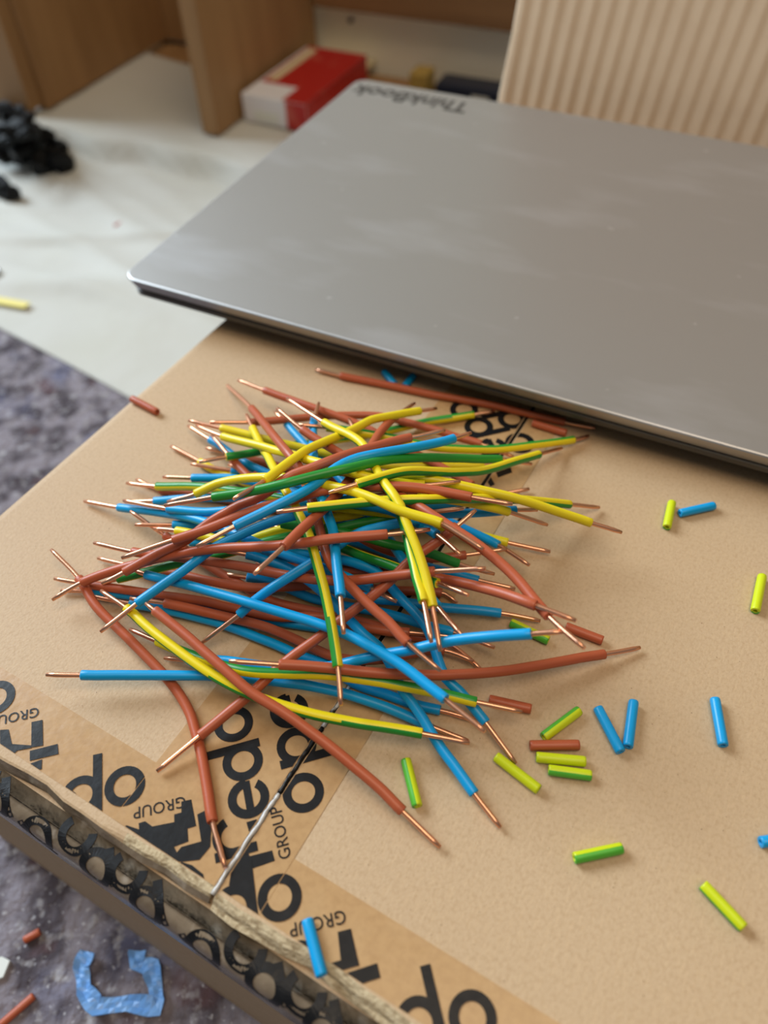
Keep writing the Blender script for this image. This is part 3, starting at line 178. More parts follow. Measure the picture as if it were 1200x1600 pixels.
('g',0,8.5,64.0,[-389,1547,211,-342,1528,212,-294,1513,212,-245,1503,213,-195,1492,214,-146,1479,214,-97,1469,209,-48,1457,204,0,1445,193,48,1438,181,96,1435,166,143,1432,148,189,1422,129,235,1414,110,282,1408,93,330,1403,76],'dark green wire end at right, behind the paired yellow wires'),
('g',40,10.7,68.6,[-395,1633,77,-354,1609,90,-313,1585,102,-273,1558,115,-233,1531,128,-194,1504,140,-155,1476,152,-116,1448,164,-78,1418,175,-39,1390,187,0,1363,200,38,1334,213,74,1303,228,109,1272,244,146,1243,260,182,1213,276,217,1182,291],'green wire with a yellow edge, passing under the slanting brown wire at right'),
('l',None,8.9,59.0,[-256,1646,15,-208,1633,15,-160,1617,15,-113,1599,15,-66,1580,15,-21,1558,15,23,1533,15,68,1510,15,114,1490,15,161,1473,15,209,1456,15,256,1437,15,303,1420,15,351,1404,15,399,1388,15],'dark blue wire end at right, beneath a steep brown wire'),
('l',None,6.1,73.5,[-495,1455,50,-448,1448,43,-401,1443,36,-355,1432,31,-312,1412,29,-270,1389,28,-227,1368,28,-182,1351,30,-137,1336,33,-91,1322,36,-45,1309,39,1,1294,42,44,1275,46,88,1255,49,132,1236,52,177,1220,55,220,1199,58,262,1176,62,303,1153,65],'blue wire buried in the lower middle, end just behind the paired copper tips'),
('l',None,10.0,87.7,[-1022,1437,15,-975,1435,15,-928,1431,15,-881,1425,15,-834,1417,15,-787,1408,15,-741,1400,15,-694,1390,15,-648,1380,15,-602,1369,15,-556,1356,15,-511,1344,15,-465,1331,15,-419,1319,15,-373,1308,15,-327,1296,15,-281,1285,15,-235,1275,15,-188,1265,15,-142,1254,15,-96,1244,15,-50,1233,15],'blue wire at far left, mostly hidden below brown wires'),
('l',None,13.5,114.7,[-921,1406,26,-876,1394,26,-830,1383,25,-785,1372,25,-739,1362,24,-693,1351,24,-648,1339,23,-603,1325,23,-559,1311,22,-514,1296,22,-471,1278,21,-428,1259,21,-386,1239,20,-343,1219,20,-301,1197,20,-260,1175,19,-216,1158,19,-174,1139,18,-138,1109,18,-101,1080,18,-58,1060,17,-14,1044,17,29,1025,17,72,1008,16,117,995,16,162,982,16,206,966,15,251,952,15],'long blue wire at the left front, running under the slanting brown wire'),
('g',150,15.6,47.8,[523,1593,72,481,1591,97,440,1588,122,398,1585,148,356,1581,172,315,1574,195,271,1570,216,227,1564,236,184,1556,256,141,1546,276,99,1533,297,57,1518,318],'yellow wire end just below the blunt brown end, copper tip pointing to the right'),
]

# ------------------------------------------------------------------ helpers
def mesh_obj(name, verts, faces, mats, parent=None, smooth=False, fm=None):
    me = bpy.data.meshes.new(name); me.from_pydata([tuple(v) for v in verts], [], faces)
    for m in (mats if isinstance(mats, (list, tuple)) else [mats]): me.materials.append(m)
    if fm: me.polygons.foreach_set('material_index', fm)
    if smooth is True: me.polygons.foreach_set('use_smooth', [True]*len(me.polygons))
    elif smooth: me.polygons.foreach_set('use_smooth', smooth)
    me.update(); o = bpy.data.objects.new(name, me); C.objects.link(o)
    if parent: o.parent = parent
    return o
def empty(name, loc=(0, 0, 0), rz=0.0):
    o = bpy.data.objects.new(name, None); C.objects.link(o); o.location = loc; o.rotation_euler = (0, 0, rz); o.empty_display_size = 0.02; return o
def tag(o, label=None, cat=None, group=None, kind=None):
    for k, v in (('label', label), ('category', cat), ('group', group), ('kind', kind)):
        if v: o[k] = v
    return o
def box_geo(x0, x1, y0, y1, z0, z1):
    v = [(x0, y0, z0), (x1, y0, z0), (x1, y1, z0), (x0, y1, z0), (x0, y0, z1), (x1, y0, z1), (x1, y1, z1), (x0, y1, z1)]
    return v, [(0, 3, 2, 1), (4, 5, 6, 7), (0, 1, 5, 4), (1, 2, 6, 5), (2, 3, 7, 6), (3, 0, 4, 7)]
def box(name, dims, m, parent=None, bevel=0.0, seg=2):
    v, f = box_geo(*[d*MM for d in dims]); o = mesh_obj(name, v, f, m, parent)
    if bevel:
        bm = bmesh.new(); bm.from_mesh(o.data)
        bmesh.ops.bevel(bm, geom=list(bm.edges), offset=bevel*MM, segments=seg, affect='EDGES', profile=0.5); bm.to_mesh(o.data); bm.free()
    return o
def extrude_poly(name, poly, z0, z1, m, parent=None):
    """flat polygon (mm, any winding) given thickness"""
    n = len(poly); v = [(x*MM, y*MM, z0*MM) for x, y in poly]+[(x*MM, y*MM, z1*MM) for x, y in poly]
    f = [tuple(range(n-1, -1, -1)), tuple(range(n, 2*n))]+[(i, (i+1) % n, n+(i+1) % n, n+i) for i in range(n)]
    o = mesh_obj(name, v, f, m, parent); bm = bmesh.new(); bm.from_mesh(o.data); bmesh.ops.recalc_face_normals(bm, faces=bm.faces)
    bmesh.ops.triangulate(bm, faces=[q for q in bm.faces if len(q.verts) > 4]); bm.to_mesh(o.data); bm.free(); return o
def text_mesh(name, body, size, offset, m, parent, loc, rz, extrude=0.00003, sx=1.0):
    cu = bpy.data.curves.new(name, 'FONT'); cu.body = body; cu.size = size; cu.offset = offset; cu.extrude = extrude; cu.align_x = 'CENTER'; cu.align_y = 'CENTER'; cu.resolution_u = 3
    t = bpy.data.objects.new(name+'_tmp', cu); C.objects.link(t); dg = bpy.context.evaluated_depsgraph_get(); me = bpy.data.meshes.new_from_object(t.evaluated_get(dg))
    bpy.data.objects.remove(t); bpy.data.curves.remove(cu); me.name = name; me.materials.clear(); me.materials.append(m)
    o = bpy.data.objects.new(name, me); C.objects.link(o); o.parent = parent; o.location = loc; o.rotation_euler = (0, 0, rz); o.scale = (sx, 1, 1); return o
def smoothstep(a, b, x):
    t = min(1, max(0, (x-a)/(b-a))); return t*t*(3-2*t)

# ------------------------------------------------------------------ the setting
fl = box('floor', (-2500, 2500, -1500, 3000, -30, 0), M_floor); tag(fl, kind='structure')
RA = math.radians(-25.8); e1 = Vector((math.cos(RA), math.sin(RA), 0)); e2 = Vector((-math.sin(RA), math.cos(RA), 0))
wl = box('wall_back', (-1000, 1500, 806, 830, 0, 900), M_wall); wl.rotation_euler = (0, 0, RA); tag(wl, kind='structure')
sk = box('baseboard_back', (-440, 1200, 800, 806, 0, 12), M_skirt); sk.rotation_euler = (0, 0, RA); tag(sk, kind='structure')
for (a, z) in ((-395, 92), (-408, 62)):
    s = box('screw', (a-2, a+2, 801, 806, z-2, z+2), M_dark, wl, bevel=0.8)

# cabinet with open bays standing at the back
cab = tag(empty('wooden_cabinet', (0, 0, 0), RA), 'oak cabinet with open bays against the cream wall behind the boxes', 'cabinet')
box('bottom_board', (-1000, -330, 584, 797, 0, 17), M_wood, cab)
box('side_panel', (-463, -446, 600, 797, 23, 270), M_wood, cab, bevel=0.7)
box('side_panel', (-652, -634, 588, 797, 23, 270), M_wood, cab, bevel=0.7)
box('front_stile', (-790, -640, 572, 588, 26, 270), M_wood, cab, bevel=0.7)
box('back_panel', (-634, -463, 789, 796, 23, 270), M_wood, cab)
box('back_panel', (-1000, -652, 789, 796, 23, 270), M_wood, cab)
rl = box('back_rail', (-440, 300, 786, 804, 76, 150), M_rail, cab, bevel=0.7)

# dust sheet, climbing over the cabinet's bottom board
def make_sheet():
    s0 = Vector((-276, 480, 0)); sd = Vector((0.805, -0.593, 0)); td = Vector((0.593, 0.805, 0))
    BU = math.radians(-31.2); clipped = []; E1, E2 = e1, e2; nx, ny = 130, 90; v = []; f = []
    rnd = random.Random(3); folds = [(rnd.uniform(-300, 300), rnd.uniform(-0.5, 0.5), rnd.uniform(5, 14), rnd.uniform(1.2, 4.0)) for _ in range(14)]
    for j in range(ny+1):
        for i in range(nx+1):
            t = 400.0*(j/ny); s = -420+760.0*(i/nx)
            if j == 0: t += 0.8*math.sin(s/37)
            p = s0+sd*s+td*t; b = p.dot(E2); a = p.dot(E1)
            z = 1.3 + 19.5*smoothstep(556, 563, b+4*math.sin(a/33)+2.5*math.sin(a/13))
            if b > 796: p = p-E2*(b-796)
            for (c, k, w, h) in folds:
                q = (b-430-c*0.35)+k*(a+420); z += h*math.exp(-(q/w)**2)*(0.5+0.5*math.sin(a/90+c)**2)
            z += 2.4*math.exp(-((b-572)/8)**2)*(0.5+0.5*math.sin(a/19+1)) + 0.6*math.sin(a/23+b/31) - 0.9*math.exp(-((b-551)/5)**2)
            if b > 560:  # keep the cloth under the panels
                z = min(z, 21.8)
            fade = min(1, t/40); z = 1.3+(z-1.3)*(0.25+0.75*fade)
            ub = p.x*math.cos(BU)+p.y*math.sin(BU); cl = ub > -209.5
            if cl: p = p-Vector((math.cos(BU), math.sin(BU), 0))*(ub+209.5)
            clipped.append(cl); v.append((p.x*MM, p.y*MM, max(1.0, z)*MM))
    for j in range(ny):
        for i in range(nx):
            q = j*(nx+1)+i; fc = (q, q+1, q+nx+2, q+nx+1)
            if not all(clipped[x] for x in fc): f.append(fc)
    o = mesh_obj('dust_sheet', v, f, M_cloth, smooth=True)
    md = o.modifiers.new('thickness', 'SOLIDIFY'); md.thickness = 0.0006; md.offset = -1
    return tag(o, 'creased white dust sheet spread over the floor and cabinet base', 'dust sheet')
make_sheet()

# ------------------------------------------------------------------ the large box
BU = math.radians(-31.2)
bx = tag(empty('cardboard_box', (0, 0, 0), BU), 'large brown cardboard box with printed tape, carrying the wires and laptop', 'box')
U0, U1, V0, V1, SE = -207.0, 76.0, 12.5, 425.0, -65.7
T0 = TOP*1000
def wall(x0, x1, y0, y1): return box('side_wall', (x0, x1, y0, y1, 0.2, T0-10), M_kraftside, bx, bevel=0.8)
wall(U0+1, U1-1, V0, V0+5); wall(U0+1, U1-1, V1-5, V1); wall(U0, U0+5, V0+5.2, V1-5.2); wall(U1-5, U1, V0+5.2, V1-5.2)
def sweep(name, prof, v0, v1, nseg, m, parent, fm=None, jit=0.0, axis='v', smooth=True):
    """closed profile of (a, z) in mm swept along the other box axis; ends may be ragged"""
    rnd = random.Random(len(prof)); n = len(prof); vs = []; fs = []; mi = []
    for k in range(nseg+1):
        w = v0+(v1-v0)*k/nseg
        for i, (a, z) in enumerate(prof):
            if axis == 'v': vs.append((a*MM, w*MM, (T0+z)*MM))
            else: vs.append((w*MM, a*MM, (T0+z)*MM))
    for k in range(nseg):
        for i in range(n):
            j = (i+1) % n; fs.append((k*n+i, k*n+j, (k+1)*n+j, (k+1)*n+i)); mi.append(fm[i] if fm else 0)
    fs.append(tuple(range(n))); mi.append(0); fs.append(tuple(nseg*n+i for i in reversed(range(n)))); mi.append(0)
    o = mesh_obj(name, vs, fs, m, parent, fm=mi); bm = bmesh.new(); bm.from_mesh(o.data); bmesh.ops.recalc_face_normals(bm, faces=bm.faces); bm.to_mesh(o.data); bm.free()
    return o
# front minor flap: folds over the front wall, a board's thickness under the top flaps
arc = [(V0+4.5-4.5*math.cos(t), -9.7+4.5*math.sin(t)) for t in [i*math.pi/2/6 for i in range(7)]]
sweep('front_flap', [(V0+5, -12), (V0, -12)]+arc+[(140, -5.2), (140, -9.7), (V0+5, -9.7)], U0+5.5, U1-5.5, 1, M_kraft, bx, axis='u')
# two top flaps meeting at the seam; ragged cut front end
def top_flap(sign):
    rnd = random.Random(5+sign); ua, ub = (U0, SE-0.6) if sign < 0 else (SE+0.6, U1)
    # cross profile in u with rounded outer fold
    prof = []
    if sign < 0:
        prof = [(ua+4.5-4.5*math.cos(t), -4.5+4.5*math.sin(t)) for t in [i*math.pi/2/6 for i in range(7)]]
        prof = [(ua, -12)]+prof+[(ua+4.5+(ub-ua-4.5)*i/20, 0) for i in range(1, 21)]
    else:
        q = [(ub-4.5+4.5*math.sin(t), -4.5+4.5*math.cos(t)) for t in [i*math.pi/2/6 for i in range(7)]]
        prof = [(ua+(ub-4.5-ua)*i/20, 0) for i in range(20)]+q+[(ub, -12)]
    n = len(prof); vs = []; fs = []; fm = []
    rows = [0, 0.6, 1.4, 2.4, 60, 130, 200, 300, V1-22]
    crush = [(0.75+rnd.uniform(-0.2, 0.35)) if p[0] > -95 else 0.1 for p in prof]
    vf = [22+rnd.uniform(-0.5, 0.5)+(0.5*math.sin(p[0]/7)) for p in prof]
    for r in rows:
        for i, (a, z) in enumerate(prof):
            vs.append((a*MM, ((vf[i]+r) if r < 10 else 22+r)*MM, (T0+z-((crush[i]*{0: 2.0, 0.6: 1.1, 1.4: 0.45, 2.4: 0.0}.get(r, 0)+(0.3 if r == 0 else 0)) if z == 0 else 0))*MM))
    for k in range(len(rows)-1):
        for i in range(n-1): q = k*n+i; fs.append((q, q+1, q+n+1, q+n)); fm.append(2 if k < 3 and crush[i] > 0.3 else 0)
    # cut end: two rows below the front edge, slightly crushed outwards
    base = len(vs)
    for d, (oz, ov) in enumerate(((-2.9, -1.1), (-3.9, -0.5), (-5.0, -1.0))):
        for i, (a, z) in enumerate(prof): vs.append((a*MM, (vf[i]+ov+rnd.uniform(-0.35, 0.35))*MM, (T0+z+oz)*MM))
    prev = 0
    for d in range(3):
        cur = base+d*n
        for i in range(n-1): fs.append((prev+i, cur+i, cur+i+1, prev+i+1)); fm.append(1)
        prev = cur
    # underside
    ub0 = len(vs)
    for i, (a, z) in enumerate(prof): vs.append((a*MM, (V1)*MM, (T0+z-5.0)*MM))
    for i in range(n-1): fs.append((prev+i, ub0+i, ub0+i+1, prev+i+1)); fm.append(0)
    o = mesh_obj('top_flap', vs, fs, [M_kraft, M_tapewrap if sign < 0 else M_cut, M_cut], bx, fm=fm); bm = bmesh.new(); bm.from_mesh(o.data); bmesh.ops.recalc_face_normals(bm, faces=bm.faces); bm.to_mesh(o.data); bm.free()
    return o
top_flap(-1); top_flap(1)
sm = box('seam_gap_shade', (SE-3, SE+3, 26, V1-6, T0-4.4, T0-1.6), M_dark, bx)  # dark strip standing in for the shadow inside the gap between the flaps
# packing tape: two halves along the seam, a band along the front edge, and its wrap down the face
def strip(name, x0, x1, y0, y1, z, nx, ny, m, rag=0.25, th=0.05):
    rnd = random.Random(int(x0*7+y0)); vs = []; fs = []
    for k, dz in ((0, 0), (1, -th)):
        for j in range(ny+1):
            for i in range(nx+1):
                x = x0+(x1-x0)*i/nx; y = y0+(y1-y0)*j/ny
                vs.append((x*MM, y*MM, (T0+z+dz)*MM))
    N1 = (nx+1)*(ny+1)
    for j in range(ny):
        for i in range(nx): q = j*(nx+1)+i; fs.append((q, q+1, q+nx+2, q+nx+1)); fs.append((N1+q, N1+q+nx+1, N1+q+nx+2, N1+q+1))
    rim = [i for i in range(nx+1)]+[j*(nx+1)+nx for j in range(1, ny+1)]+[ny*(nx+1)+i for i in range(nx-1, -1, -1)]+[j*(nx+1) for j in range(ny-1, 0, -1)]
    for a, b in zip(rim, rim[1:]+rim[:1]): fs.append((a, N1+a, N1+b, b))
    return mesh_obj(name, vs, fs, m, bx)
tape_l = strip('packing_tape', -99.3, SE-0.9, 24.8, 300, 0.14, 2, 12, M_tape)
tape_r = strip('packing_tape', SE+0.9, -53.2, 24.8, 300, 0.14, 2, 12, M_tape)
tape_f = strip('packing_tape', U0+5, SE-1.2, 24.8, 41.8, 0.07, 12, 1, M_tape)
tape_g = strip('packing_tape', SE+1.2, U1-5, 24.8, 39.6, 0.07, 12, 1, M_tape)
def wrap():
    prof = [(20.6, -5.05), (16.5, -5.05)]+[(V0+4.5-4.62*math.cos(t), -9.7+4.68*math.sin(t)) for t in [math.pi/2-i*math.pi/2/6 for i in range(7)]]+[(V0-0.13, -14), (V0-0.13, -19), (V0-0.13, -24)]
    vs = []; fs = []; nu = 110; n = len(prof)
    for k in range(nu+1):
        u = U0+6+(U1-U0-12)*k/nu
        for i, (a, z) in enumerate(prof):
            j = 0
            vs.append((u*MM, (a-abs(j)*(1 if i > 4 else 0))*MM, (T0+z+(abs(j) if i <= 6 else 0))*MM))
    for k in range(nu):
        for i in range(n-1): q = k*n+i; fs.append((q, q+n, q+n+1, q+1))
    o = mesh_obj('tape_wrap', vs, fs, M_tapewrap, bx, smooth=True); md = o.modifiers.new('film', 'SOLIDIFY'); md.thickness = 0.00005; md.offset = 0
    return o
twrap = wrap(); tag(twrap, 'glossy tape folded over the front edge')
# frayed film standing along the seam
def fray(va, vb, m):
    rnd = random.Random(11); vs = []; fs = []; n = 30
    for k in range(n+1):
        v = va+(vb-va)*k/n; w = 0.5+0.25*rnd.random(); h = 0.35+0.45*rnd.random()
        c = SE+0.12*math.sin(k*0.7)
        for (du, dz) in ((-w, 0.18), (-0.3*w, 0.18+h), (0.35*w, 0.18+h*0.8), (w, 0.18)): vs.append(((c+du)*MM, v*MM, (T0+dz)*MM))
    for k in range(n):
        for i in range(3): q = k*4+i; fs.append((q, q+1, q+5, q+4))
        q = k*4; fs.append((q+3, q, q+4, q+7))
    fs += [(0, 3, 2, 1), tuple(n*4+i for i in range(4))]
    return mesh_obj('torn_seam_film', vs, fs, m, bx, smooth=True)
fray(23, 51, M_torn); fray(51.2, 72, M_ink); fray(72.2, 92, M_torn)
# printed letters on the tape
def ring(r0x, r0y, r1x, r1y, a0=0, a1=360, n=30):
    out = [(r0x*math.cos(math.radians(a0+(a1-a0)*i/n)), r0y*math.sin(math.radians(a0+(a1-a0)*i/n))) for i in range(n+1)]
    inn = [(r1x*math.cos(math.radians(a0+(a1-a0)*i/n)), r1y*math.sin(math.radians(a0+(a1-a0)*i/n))) for i in range(n+1)]
    return out, inn
def glyph(ch, s=1.0):
    """list of quads (as 4-point lists) in mm, x-height 10.6"""
    R, ry, i_, iy = 5.3*s, 5.4*s, 2.95*s, 3.1*s; q = []
    def arcq(a0, a1):
        o, n = ring(R, ry, i_, iy, a0, a1, max(4, int(abs(a1-a0)/12)))
        for k in range(len(o)-1): q.append([o[k], o[k+1], n[k+1], n[k]])
    def rect(x0, x1, y0, y1): q.append([(x0*s, y0*s), (x1*s, y0*s), (x1*s, y1*s), (x0*s, y1*s)])
    if ch == 'o': arcq(0, 360)
    if ch == 'd': arcq(0, 360); rect(3.0, 5.4, -5.3, 10.6)
    if ch == 'p': arcq(0, 360); rect(-5.4, -3.0, -10.6, 5.3)
    if ch == 'e': arcq(0, 322); rect(-3.2, 4.6, -1.0, 1.0)
    if ch == 'r': arcq(20, 180); rect(-5.3, -2.9, -5.3, 5.3)
    if ch == 'n': arcq(0, 180); rect(-5.3, -2.9, -5.3, 0.2); rect(2.9, 5.3, -5.3, 0.2)
    return q
CLIP = []
def inside(p, reg):
    return reg[0] <= p[0] <= reg[1] and reg[2] <= p[1] <= reg[3]
def put_quads(quads, parent, reg, z=0.24, zb=0.15, nz=999):
    """clip quads to the tape region and give the ink a skin's thickness"""
    vs = []; fs = []; CLIP.append(1)
    for qi, q in enumerate(quads):
        poly = q; zz = z+(0.03 if qi >= nz else 0)+0.012*(len(CLIP) % 5)
        for ax, lim, sg in ((0, reg[0], 1), (0, reg[1], -1), (1, reg[2], 1), (1, reg[3], -1)):
            new = []
            for a, b in zip(poly, poly[1:]+poly[:1]):
                ia, ib = sg*(a[ax]-lim) >= 0, sg*(b[ax]-lim) >= 0
                if ia: new.append(a)
                if ia != ib:
                    t = (lim-a[ax])/(b[ax]-a[ax]); new.append((a[0]+(b[0]-a[0])*t, a[1]+(b[1]-a[1])*t))
            poly = new
            if not poly: break
        if len(poly) < 3: continue
        ar = sum(a[0]*b[1]-b[0]*a[1] for a, b in zip(poly, poly[1:]+poly[:1]))
        if abs(ar) < 1e-4: continue
        if ar < 0: poly = poly[::-1]
        b = len(vs); n = len(poly)
        vs += [(x*MM, y*MM, (T0+zz)*MM) for x, y in poly]+[(x*MM, y*MM, (T0+zb)*MM) for x, y in poly]
        fs.append(tuple(range(b, b+n)))
        for i in range(n): j = (i+1) % n; fs.append((b+i, b+n+i, b+n+j, b+j))
    return mesh_obj('printed_letter', vs, fs, M_ink, parent) if fs else None
def letter(ch, u, v, deg, parent, reg, s=1.0):
    c, s_ = math.cos(math.radians(deg)), math.sin(math.radians(deg))
    return put_quads([[(u+x*c-y*s_, v+x*s_+y*c) for x, y in q] for q in glyph(ch, s)], parent, reg, nz={'d': 30, 'p': 30, 'e': 26, 'r': 13, 'n': 15}.get(ch, 999))
RL = (-99.1, SE-1.0, 24.9, 299); RR = (SE+1.0, -53.4, 24.9, 299); RF = (U0+6, -99.4, 24.9, 41.6); RG = (-53.1, U1-6, 24.9, 39.4)
RALL = [(RL, tape_l), (RR, tape_r), (RF, tape_f), (RG, tape_g)]
def word_letter(ch, u, v, deg):
    for reg, par in RALL:
        if reg[0]-12 < u < reg[1]+12 and reg[2]-12 < v < reg[3]+12: letter(ch, u, v, deg, par, reg)
D1, D2 = 136, 223
for ch, u, v in LET1: word_letter(ch, u, v, D1)
for ch, u, v in LET2: word_letter(ch, u, v, D2)
for poly in INKPOLY:      # stylised capitals and the overlaps between two layers of tape
    for reg, par in RALL:
        put_quads([poly], par, reg, z=0.23)
for (u, v, deg, par) in ((-90.6, 33.1, D2, tape_l), (-143.0, 32.6, D2, tape_f), (-40.2, 30.4, D2, tape_g), (-59.6, 43.2, D1, tape_r), (-72.5, 190.5, D1, tape_l)):
    text_mesh('printed_word', 'GROUP', 0.0043, 0.00002, M_ink, par, (u*MM, v*MM, (T0+0.22)*MM), math.radians(deg), sx=0.93)
def wrap_at(u, w):
    """point on the folded tape, w mm of film away from its upper edge, a hair proud of it"""
    h = 0.09
    if w < 3.9: return (u*MM, (20.9-w)*MM, (T0-5.02+h)*MM)
    rr = 4.66+h; q = (w-3.9)/4.66
    if q < math.pi/2: return (u*MM, (V0+4.5-rr*math.sin(q))*MM, (T0-9.7+rr*math.cos(q))*MM)
    return (u*MM, (V0+4.5-rr)*MM, (T0-9.7-(w-3.9-4.66*math.pi/2))*MM)
def wrap_letter(ch, u, w):      # lettering that carries on down the folded part of the tape
    c, s_ = math.cos(math.radians(D2)), math.sin(math.radians(D2)); vs = []; fs = []; ns = {'d': 30, 'p': 30, 'e': 26}.get(ch, 999)
    for qi, q in enumerate(glyph(ch)):
        n = 1 if qi < ns else 10
        for k in range(n):
            a, b = [Vector(q[0]).lerp(Vector(q[3]), t) for t in (k/n, (k+1)/n)], [Vector(q[1]).lerp(Vector(q[2]), t) for t in (k/n, (k+1)/n)]
            pts = [(u+p.x*c-p.y*s_, w-(p.x*s_+p.y*c)) for p in (a[0], b[0], b[1], a[1])]
            if min(p[1] for p in pts) < 0.2 or max(p[1] for p in pts) > 20: continue
            m = len(vs); vs += [wrap_at(*p) for p in pts]; fs.append((m, m+1, m+2, m+3))
    if not fs: return
    o = mesh_obj('printed_letter', vs, fs, M_ink, twrap); md = o.modifiers.new('ink', 'SOLIDIFY'); md.thickness = 0.00006; md.offset = 0
for ch, u, w in WRAPLET: wrap_letter(ch, u, w)

# ------------------------------------------------------------------ laptop
LA = math.radians(-26.7)
lp = tag(empty('laptop', (-108.6*MM, 294.9*MM, TOP), LA), 'closed grey laptop overhanging the left edge of the box behind the wires', 'laptop')
def round_rect(w, d, r, n=6, ins=0.0):
    pts = []
    for (cx_, cy_, a0) in ((r, r, 180), (w-r, r, 270), (w-r, d-r, 0), (r, d-r, 90)):
        for i in range(n+1):
            a = math.radians(a0+90*i/n); pts.append((cx_+(r-ins)*math.cos(a), cy_+(r-ins)*math.sin(a)))
    return pts
def slab(name, levels, w, d, r, m, parent):
    """levels: (z, inset) from bottom to top"""
    vs = []; fs = []; n = None
    for (z, ins) in levels:
        pts = round_rect(w, d, r, ins=ins) if ins < r else [(min(max(x, ins), w-ins), min(max(y, ins), d-ins)) for x, y in round_rect(w, d, r, ins=r*0.9)]
        n = len(pts); vs += [(x*MM, y*MM, z*MM) for x, y in pts]
    for k in range(len(levels)-1):
        for i in range(n): j = (i+1) % n; fs.append((k*n+i, k*n+j, (k+1)*n+j, (k+1)*n+i))
    fs.append(tuple(range(n-1, -1, -1))); fs.append(tuple((len(levels)-1)*n+i for i in range(n)))
    return mesh_obj(name, vs, fs, m, parent)
LW, LD = 345.0, 227.0
lid = slab('lid', [(10.9, 3.2), (11.2, 2.4), (13.5, 1.2), (15.6, 0.3), (16.3, 0.0), (16.75, 0.25), (17.0, 0.9)], LW, LD, 7, M_lap, lp)
slab('base', [(2.4, 24), (2.6, 22), (5.0, 10), (7.4, 3.2), (8.2, 2.2), (10.2, 2.0), (10.6, 2.6)], LW, LD, 7.5, M_lapb, lp)
slab('lid_gap', [(10.55, 3.4), (10.95, 3.4)], LW, LD, 7, M_rub, lp)
for (x, y, w) in ((60, 34, 50), (235, 34, 50), (60, 190, 225)):
    box('rubber_foot', (x, x+w, y, y+8, 0.05, 2.5), M_rub, lp, bevel=0.5)
text_mesh('lid_wordmark', 'ThinkBook', 0.0158, 0.0004, M_logo, lid, (40*MM, 212.5*MM, 17.06*MM), math.pi, sx=1.0).scale = (1, 1.2, 1)

# ------------------------------------------------------------------ corrugated sheet standing behind the laptop
def corrugated():
    root = None; per, amp = 9.4, 0.45; Wd, H = 330.0, 420.0; nx = int(Wd/per*10); rows = 14; vs = []; fs = []
    for side in (0, 1):
        for j in range(rows+1):
            h = H*j/rows
            for i in range(nx+1):
                x = Wd*i/nx; ph = 2*math.pi*(x+1.2*math.sin(h/60.0)+0.02*h)/per
                y = amp*(math.sin(ph)+0.25*math.sin(2*ph))*(0.75+0.25*math.sin(x/41+h/90)) if side == 0 else 3.6
                xe = x + (0.7*math.sin(h/9)+0.5*math.sin(h/3.7) if i == 0 else 0)
                vs.append((xe*MM, y*MM, h*MM))
    N1 = (rows+1)*(nx+1)
    for j in range(rows):
        for i in range(nx): q = j*(nx+1)+i; fs.append((q, q+1, q+nx+2, q+nx+1)); fs.append((N1+q, N1+q+nx+1, N1+q+nx+2, N1+q+1))
    for j in range(rows):
        a, b = j*(nx+1), (j+1)*(nx+1); fs.append((a, b, N1+b, N1+a)); fs.append((a+nx, N1+a+nx, N1+b+nx, b+nx))
    for i in range(nx): fs.append((i, N1+i, N1+i+1, i+1)); q = rows*(nx+1)+i; fs.append((q, q+1, N1+q+1, N1+q))
    o = mesh_obj('corrugated_sheet', vs, fs, M_corr, smooth=[len(f) == 4 and i < 2*rows*nx for i, f in enumerate(fs)])
    o.matrix_world = Matrix.Translation((CORX*MM, CORY*MM, 0.0005)) @ Matrix.Rotation(LA, 4, 'Z') @ Matrix.Rotation(math.radians(-8.0), 4, 'X') @ Matrix.Rotation(math.radians(CORT), 4, 'Y')
    return tag(o, 'tall sheet of ribbed corrugated cardboard standing behind the laptop', 'cardboard')
corrugated()

# ------------------------------------------------------------------ wires
def tube(pts, r, n, ref=None, caps=True, hollow=0.0, smooth=True):
    """rings round a polyline; returns verts, faces, angles of each side face measured from the up-and-front side"""
    vs = []; fs = []; ang = []; m = len(pts); CAM = Vector((0, 0, TOP+CAMH))
    for i, p in enumerate(pts):
        t = (pts[min(i+1, m-1)]-pts[max(i-1, 0)]).normalized()
        c = (CAM-p); c = (c-t*c.dot(t)).normalized(); s = t.cross(c)
        for k in range(n):
            a = 2*math.pi*k/n; vs.append(p+(c*math.cos(a)+s*math.sin(a))*(r[i] if isinstance(r, list) else r))
    for i in range(m-1):
        for k in range(n):
            j = (k+1) % n; fs.append((i*n+k, (i+1)*n+k, (i+1)*n+j, i*n+j)); ang.append(360*(k+0.5)/n)
    if caps: fs.append(tuple(range(n))); fs.append(tuple((m-1)*n+k for k in reversed(range(n)))); ang += [None, None]
    return vs, fs, ang
def catmull(P, step):
    out = []
    Q = [P[0]*2-P[1]]+P+[P[-1]*2-P[-2]]
    for i in range(1, len(Q)-2):
        a, b, c, d = Q[i-1:i+3]
        for k in range(step): t = k/step; out.append(0.5*((b*2)+(c-a)*t+(a*2-b*5+c*4-d)*t*t+(b*3-a-c*3+d)*t**3))
    out.append(P[-1]); return out
def cut(P, s0, s1):
    acc = [0.0]
    for a, b in zip(P, P[1:]): acc.append(acc[-1]+(b-a).length)
    def at(s):
        for i in range(len(P)-1):
            if acc[i+1] >= s: return P[i].lerp(P[i+1], (s-acc[i])/max(1e-9, acc[i+1]-acc[i]))
        return P[-1].copy()
    return [at(s0)]+[P[i] for i in range(len(P)) if s0+0.0006 < acc[i] < s1-0.0006]+[at(s1)]
R_INS, R_CU = 1.47*MM, 0.72*MM
COLM = {'b': [M_brown], 'l': [M_blue], 'g': [M_yel, M_grn]}
COLN = {'b': 'brown', 'l': 'blue', 'g': 'green and yellow'}
